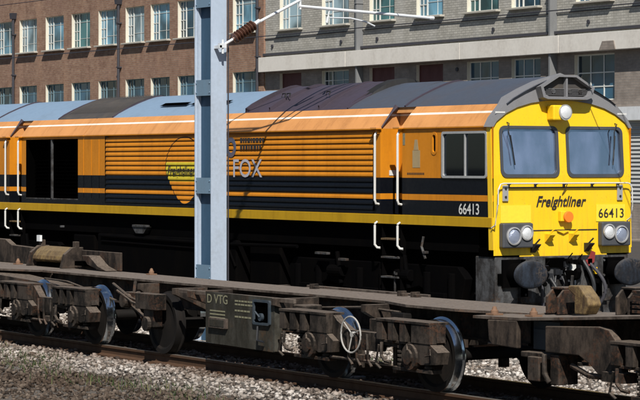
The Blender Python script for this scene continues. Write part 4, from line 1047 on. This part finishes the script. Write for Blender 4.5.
# --- middle wagon
wg = thing('flat_wagon', (-28, YT, 0), 'long low spine wagon with hanging VTG panel, middle of the row before the locomotive', 'wagon', 'low container wagons coupled in a row')
spine(wg, [(-34.15, 16.22, 17.05, .975), (-31.5, 16.22, 17.05, .97), (-29.3, 16.20, 17.05, .965), (-26, 16.20, 17.05, .965), (-24.4, 16.18, 17.07, .965), (-23.6, 15.95, 17.1, .965), (-22.6, 15.95, 17.15, .965), (-21.35, 16.2, 17.1, .965)], .97)
wbogie(wg, -33.45, -31.5); wbogie(wg, -24.98, -22.78)
wheelset(wg, -29.4, tread='wagon_dark')  # dark tread material stands in for the shadow on this wheel
m = MB(); m.box(-29.75, -29.15, 15.55, 15.72, .62, .84); m.box(-29.6, -29.3, 15.6, 15.74, .38, .62); m.cyl((-29.45, 15.6, .42), (0, -1, 0), .10, .06, 16); m.tube([(-30.4, 15.6, .84), (-29.9, 15.58, .70), (-29.7, 15.6, .66)], .02); m.build('axle_box', M['casting'], wg, .01)
# outriggers under the deck
for x, yn in ((-30.3, 15.9), (-28.9, 15.7), (-28.2, 15.55), (-26.0, 15.55), (-24.3, 15.8)):
    for sg in (-1, 1):
        yo = YT+sg*(YT-yn); yi = YT+sg*.42
        m = MB(); m.add([(x-.05, yi, .62), (x+.05, yi, .62), (x+.05, yo, .85), (x-.05, yo, .85), (x-.05, yi, .932), (x+.05, yi, .932), (x+.05, yo, .932), (x-.05, yo, .932)],
                        [(0, 3, 2, 1), (4, 5, 6, 7), (0, 1, 5, 4), (1, 2, 6, 5), (2, 3, 7, 6), (3, 0, 4, 7)] if sg < 0 else [(0, 1, 2, 3), (7, 6, 5, 4), (4, 5, 1, 0), (5, 6, 2, 1), (6, 7, 3, 2), (7, 4, 0, 3)])
        m.build('outrigger', M['wagon'], wg)
for sg in (-1, 1):
    yy = YT-1.02 if sg < 0 else YT+1.02
    m = MB(); m.box(-28.6, -25.6, yy+.01, yy+.05, .885, .94); m.build('side_rail', M['wagon_top'], wg, .005)
# hanging panel with lettering, label holder and control cabinet
PX0, PX1, PY = -27.82, -26.04, 15.60
m = MB(); m.prism([(PX0, .27), (PX1, .25), (PX1, .86), (PX1-.06, .935), (PX0, .945)], 'y', PY-.006, PY+.012); m.box(PX1-.02, PX1+.01, PY-.012, PY+.10, .26, .86)
pn = m.build('hanging_panel', M['panel'], wg)
text_mb('D VTG', (PX0+.04, PY-.008, .80), (1, 0, 0), (0, 0, 1), .115, 1.15, 0, .016, .003).build('lettering', M['faded_letter'], pn)
for i, (w_, z) in enumerate(((.50, .845), (.44, .80), (.36, .72), (.40, .64))):
    xx = PX0+.78; m = MB()
    while xx < PX0+.78+w_: l = random.uniform(.03, .09); m.box(xx, min(xx+l, PX0+.8+w_), PY-.010, PY-.007, z, z+.022); xx += l+.02
    m.build('small_lettering', M['faded_letter'], pn)
for i in range(3):
    m = MB(); m.box(PX0+.12, PX0+.52, PY-.010, PY-.007, .69-i*.045, .70-i*.045+.008); m.build('ruled_line', M['faded_letter'], pn)
m = MB(); m.box(PX0+.15, PX0+.60, PY-.05, PY-.007, .48, .61, 0); m.box(PX0+.19, PX0+.56, PY-.055, PY-.05, .50, .59, 1); m.build('label_holder', [M['wagon_top'], M['panel']], pn)
m = MB(); x0, x1 = PX1-.50, PX1-.08
ringplate(m, rrect(x0, x1, .58, .90, .03), rrect(x0+.03, x1-.03, .61, .87, .02), 'y', PY-.04, PY-.007, 0); m.box(x0+.03, x1-.03, PY-.012, PY-.0075, .61, .87, 1)
m.cyl((x0+.2, PY-.05, .68), (0, 1, 0), .05, .04, 14, mi=0); m.tube([(x0+.2, PY-.05, .68), (x0+.12, PY-.07, .75)], .012, 6, 0)
m.build('control_cabinet', [M['bluebox'], M['void']], pn)
m = MB(); m.tube([(PX1-.38, PY-.03, .56), (PX1-.36, PY-.05, .38), (PX1-.20, PY-.05, .37)], .016, 6); m.build('lever', M['rubber'], pn)
m = MB(); m.box(PX1+.18, PX1+.42, PY+.15, PY+.45, .50, .86); m.cyl((PX1+.30, PY+.14, .68), (0, 1, 0), .14, .3, 16); m.box(PX1+.2, PX1+1.0, PY+.2, PY+.24, .38, .44); m.build('distributor_valve', M['casting'], wg, .02)
m = MB(); m.cyl((-28.7, YT+.1, .50), (1, 0, 0), .16, .8, 20); m.build('air_reservoir', M['wagon_dark'], wg, .02)
# hand brake wheel
m = MB(); bx, by, bz, br = -24.05, 15.46, .60, .215
m.tube([(bx+br*math.cos(q/28*6.2832), by, bz+br*math.sin(q/28*6.2832)) for q in range(28)], .011, 8, closed=True)
for q in (0, 1, 2): m.tube([(bx+br*math.cos(q*2.0944+.3), by, bz+br*math.sin(q*2.0944+.3)), (bx, by+.02, bz)], .008, 6)
m.cyl((bx, by+.01, bz), (0, 1, 0), .035, .12, 12)
m.build('brake_wheel', M['white'] if False else paint('worn_white_handwheel', (.34, .33, .31), .5, (.10, .08, .07), .6, 12), wg, smooth=True)
lockpin(wg, -31.9, 16.95, .972, .04)
for P_, r_ in (([(-26.0, 16.1, .80), (-24.6, 16.0, .88), (-23.8, 16.0, .86)], .018), ([(-33.5, 15.95, .88), (-32.4, 15.8, .88), (-31, 15.9, .66)], .016), ([(-31.1, 15.9, .90), (-30.4, 15.8, .74), (-29.9, 15.8, .66)], .02), ([(-30.6, 16.0, .95), (-30.5, 15.9, .60), (-30.1, 15.95, .42)], .025)):
    m = MB(); m.tube(P_, r_, 6); m.build('brake_pipe', M['casting'], wg)
m = MB(); m.box(-30.75, -30.45, 15.9, 16.15, .56, .80); m.cyl((-30.6, 15.9, .68), (0, -1, 0), .10, .12, 16); m.tube([(-30.45, 15.95, .6), (-30.2, 15.9, .45)], .025); m.build('brake_actuator', M['casting'], wg, .01)
m = MB(); m.box(-23.85, -23.55, 15.9, 16.0, .62, .86); m.tube([(-23.42, 15.8, .88), (-23.42, 15.78, .66)], .014, 6); m.tube([(-23.42, 15.78, .66), (-23.5, 15.74, .60)], .02, 6); m.build('load_valve', M['wagon_dark'], wg, .01)
for x in (-27.3, -25.2, -24.9):
    m = MB(); m.box(x, x+.12, 16.9, 16.98, .968, 1.0); m.box(x+.02, x+.06, 16.88, 17.0, .968, 1.03); m.build('deck_lug', M['wagon'], wg)

# --- right-hand wagon
wr = thing('flat_wagon', (-19, YT, 0), 'flat wagon end with a pair of upright stops, worn yellow plate and rounded side skirt', 'wagon', 'low container wagons coupled in a row')
spine(wr, [(-21.78, 15.62, 16.9, .945), (-20.9, 15.60, 17.3, .965), (-20.0, 15.60, 17.6, 1.02), (-18.6, 15.60, 17.64, 1.11), (-14.0, 15.60, 17.64, 1.13)], .97)
m = MB(); m.prism([(-21.46, .70), (-21.40, .645), (-20.94, .63), (-20.94, .93), (-21.48, .912)], 'y', 15.60, 15.66); m.build('corner_plate', M['wagon'], wr, .01)
m = MB(); m.box(-20.93, -20.46, 15.82, 15.86, .62, .93); m.box(-20.90, -20.50, 15.80, 15.822, .80, .84); m.build('recess_plate', M['bluebox'], wr)
m = MB(); sk = [(-20.45, .90), (-19.55, .945), (-19.38, .92), (-19.27, .82), (-19.20, .65), (-19.14, .45), (-19.30, .43), (-19.55, .45), (-19.70, .55), (-19.88, .625), (-20.45, .62)]
m.prism(sk, 'y', 15.61, 15.70); m.build('side_skirt', M['wagon'], wr, .012)
m = MB(); m.box(-20.95, -20.42, 15.66, 16.3, .54, .60); m.box(-20.75, -20.55, 15.6, 15.8, .30, .56); m.tube([(-20.45, 15.6, .60), (-20.42, 15.58, .40), (-20.36, 15.6, .3)], .03); m.box(-20.40, -20.25, 15.64, 15.9, .28, .60); m.build('drawgear', M['casting'], wr, .01)
wbogie(wr, -18.45, -16.6)
m = MB(); m.box(-19.35, -19.0, 15.5, 15.7, .40, .50); m.build('brake_bracket', M['casting'], wr)
m = MB(); m.tube([(-20.1, 15.7, .50), (-19.8, 15.68, .42), (-19.4, 15.66, .42)], .03); m.build('brake_pipe', M['casting'], wr)
# upright stops
def stop_pair(x, y, z, right=True):
    m = MB()
    for dx in (0, .20):
        m.prism([(y, z), (y+.34, z), (y+.34, z+.27), (y+.08, z+.27), (y, z+.19)], 'x', x+dx, x+dx+.035)
    m.box(x, x+.235, y+.08, y+.34, z+.271, z+.295); m.box(x+.035, x+.20, y+.25, y+.30, z+.0, z+.27)
    m.build('upright_stop', M['wagon'], wr, .006)
stop_pair(-21.28, 16.25, .97); stop_pair(-20.06, 16.25, 1.02)
m = MB(); x0 = -20.60
m.prism([(-20.78, .99), (-20.60, .99), (-20.52, 1.10), (-20.56, 1.18), (-20.70, 1.30), (-20.88, 1.30), (-20.90, 1.26), (-20.78, 1.19)], 'y', 16.26, 16.44); m.build('worn_stop_plate', M['worn_yellow'], wr, .015)
m = MB()
for i in range(5): m.box(-19.72, -19.55, 16.2, 16.32, 1.06+i*.052, 1.06+i*.052+.03)
m.build('ratchet_rack', M['wagon'], wr); m = MB(); m.prism([(-19.54, 1.05), (-19.1, 1.07), (-19.2, 1.36), (-19.54, 1.36)], 'y', 16.2, 16.5); m.build('upright_stop', M['wagon_top'], wr, .01)
lockpin(wr, -21.62, 15.80, .952, .045); lockpin(wr, -20.98, 15.86, .966, .045)

# --- left-hand wagon
wl = thing('flat_wagon', (-38, YT, 0), 'flat wagon at far end of row with curved worn yellow cover on its deck', 'wagon', 'low container wagons coupled in a row')
spine(wl, [(-48, 15.60, 17.64, .98), (-36.6, 15.60, 17.64, .98), (-35.4, 15.7, 17.6, .98), (-34.2, 16.15, 17.2, .978)], .98)
wbogie(wl, -38.6, -36.6)
m = MB(); m.box(-37.6, -35.0, 15.56, 15.80, .72, .94)
for i in range(12): m.box(-37.55+i*.21, -37.45+i*.21, 15.50, 15.559, .74, .92)
m.build('equipment_box', M['bluebox'], wl, .01)
m = MB(); m.add([(-35.0, 15.75, .90), (-32.9, 15.9, .80), (-32.9, 16.15, .80), (-35.0, 16.1, .94), (-35.0, 15.75, .82), (-32.9, 15.9, .72), (-32.9, 16.15, .72), (-35.0, 16.1, .84)],
                [(3, 0, 1, 2)[::-1], (4, 7, 6, 5), (0, 4, 5, 1), (1, 5, 6, 2), (2, 6, 7, 3), (3, 7, 4, 0)]); m.build('sloping_arm', M['wagon'], wl)
m = MB(); m.prism([(-38.4, .982), (-36.15, .982), (-36.1, 1.26), (-36.9, 1.28), (-37.15, 1.37), (-38.4, 1.38)], 'y', 16.95, 17.05); m.build('end_plate', M['wagon'], wl, .01)
m = MB(); m.box(-36.08, -35.72, 17.0, 17.25, .982, 1.22); m.build('recess_plate', M['wagon_dark'], wl)
# curved cover: arc section along x
m = MB(); P = []
for i in range(9):
    q = R(10+i*80/8); P.append((17.02-.26*math.cos(q)*1.0, .995+.30*math.sin(q)))
n = len(P); x0, x1 = -35.62, -34.42
prf = P+[(17.02, .995)]
m.prism([(16.80, 1.05), (16.72, 1.10), (16.74, 1.16), (16.80, 1.24), (16.88, 1.295), (17.0, 1.305), (17.0, 1.05)], 'x', x0+.03, x1-.03)
m.build('curved_cover', M['worn_yellow'], wl, .01)
m = MB(); m.box(x0+.15, x1-.1, 16.74, 16.95, .983, 1.045); m.build('cover_gap', M['void'], wl)
for xx, zt in ((x0-.06, 1.40), (x1-.02, 1.40)):
    m = MB(); m.prism([(16.66, .982), (17.05, .982), (17.05, 1.31), (16.86, 1.31), (16.72, 1.2)], 'x', xx-.03, xx+.05); m.box(xx-.04, xx+.05, 16.9, 16.98, 1.3, zt)
    m.build('cover_cheek', M['wagon'], wl, .008)
m = MB(); m.box(x0-.10, x0+.02, 16.86, 16.90, 1.375, 1.475); m.build('lamp_bracket_plate', M['whiteblock'], wl)
m = MB(); m.prism([(-34.36, .982), (-33.02, .982), (-33.02, 1.265), (-34.36, 1.27)], 'y', 17.0, 17.04); m.prism([(-33.95, 1.2), (-33.7, 1.2), (-33.4, 1.05), (-33.1, .985), (-33.35, .985), (-33.75, 1.06)], 'y', 16.8, 16.998); m.build('end_plate', M['wagon'], wl, .008)
m = MB(); m.box(-34.3, -33.9, 16.85, 16.995, 1.03, 1.10); m.build('latch_box', M['void'], wl)
lockpin(wl, -37.4, 16.7, .982, .04); lockpin(wl, -36.2, 16.75, .982, .04)

for o in bpy.data.objects:
    if '_o' in o: del o['_o']
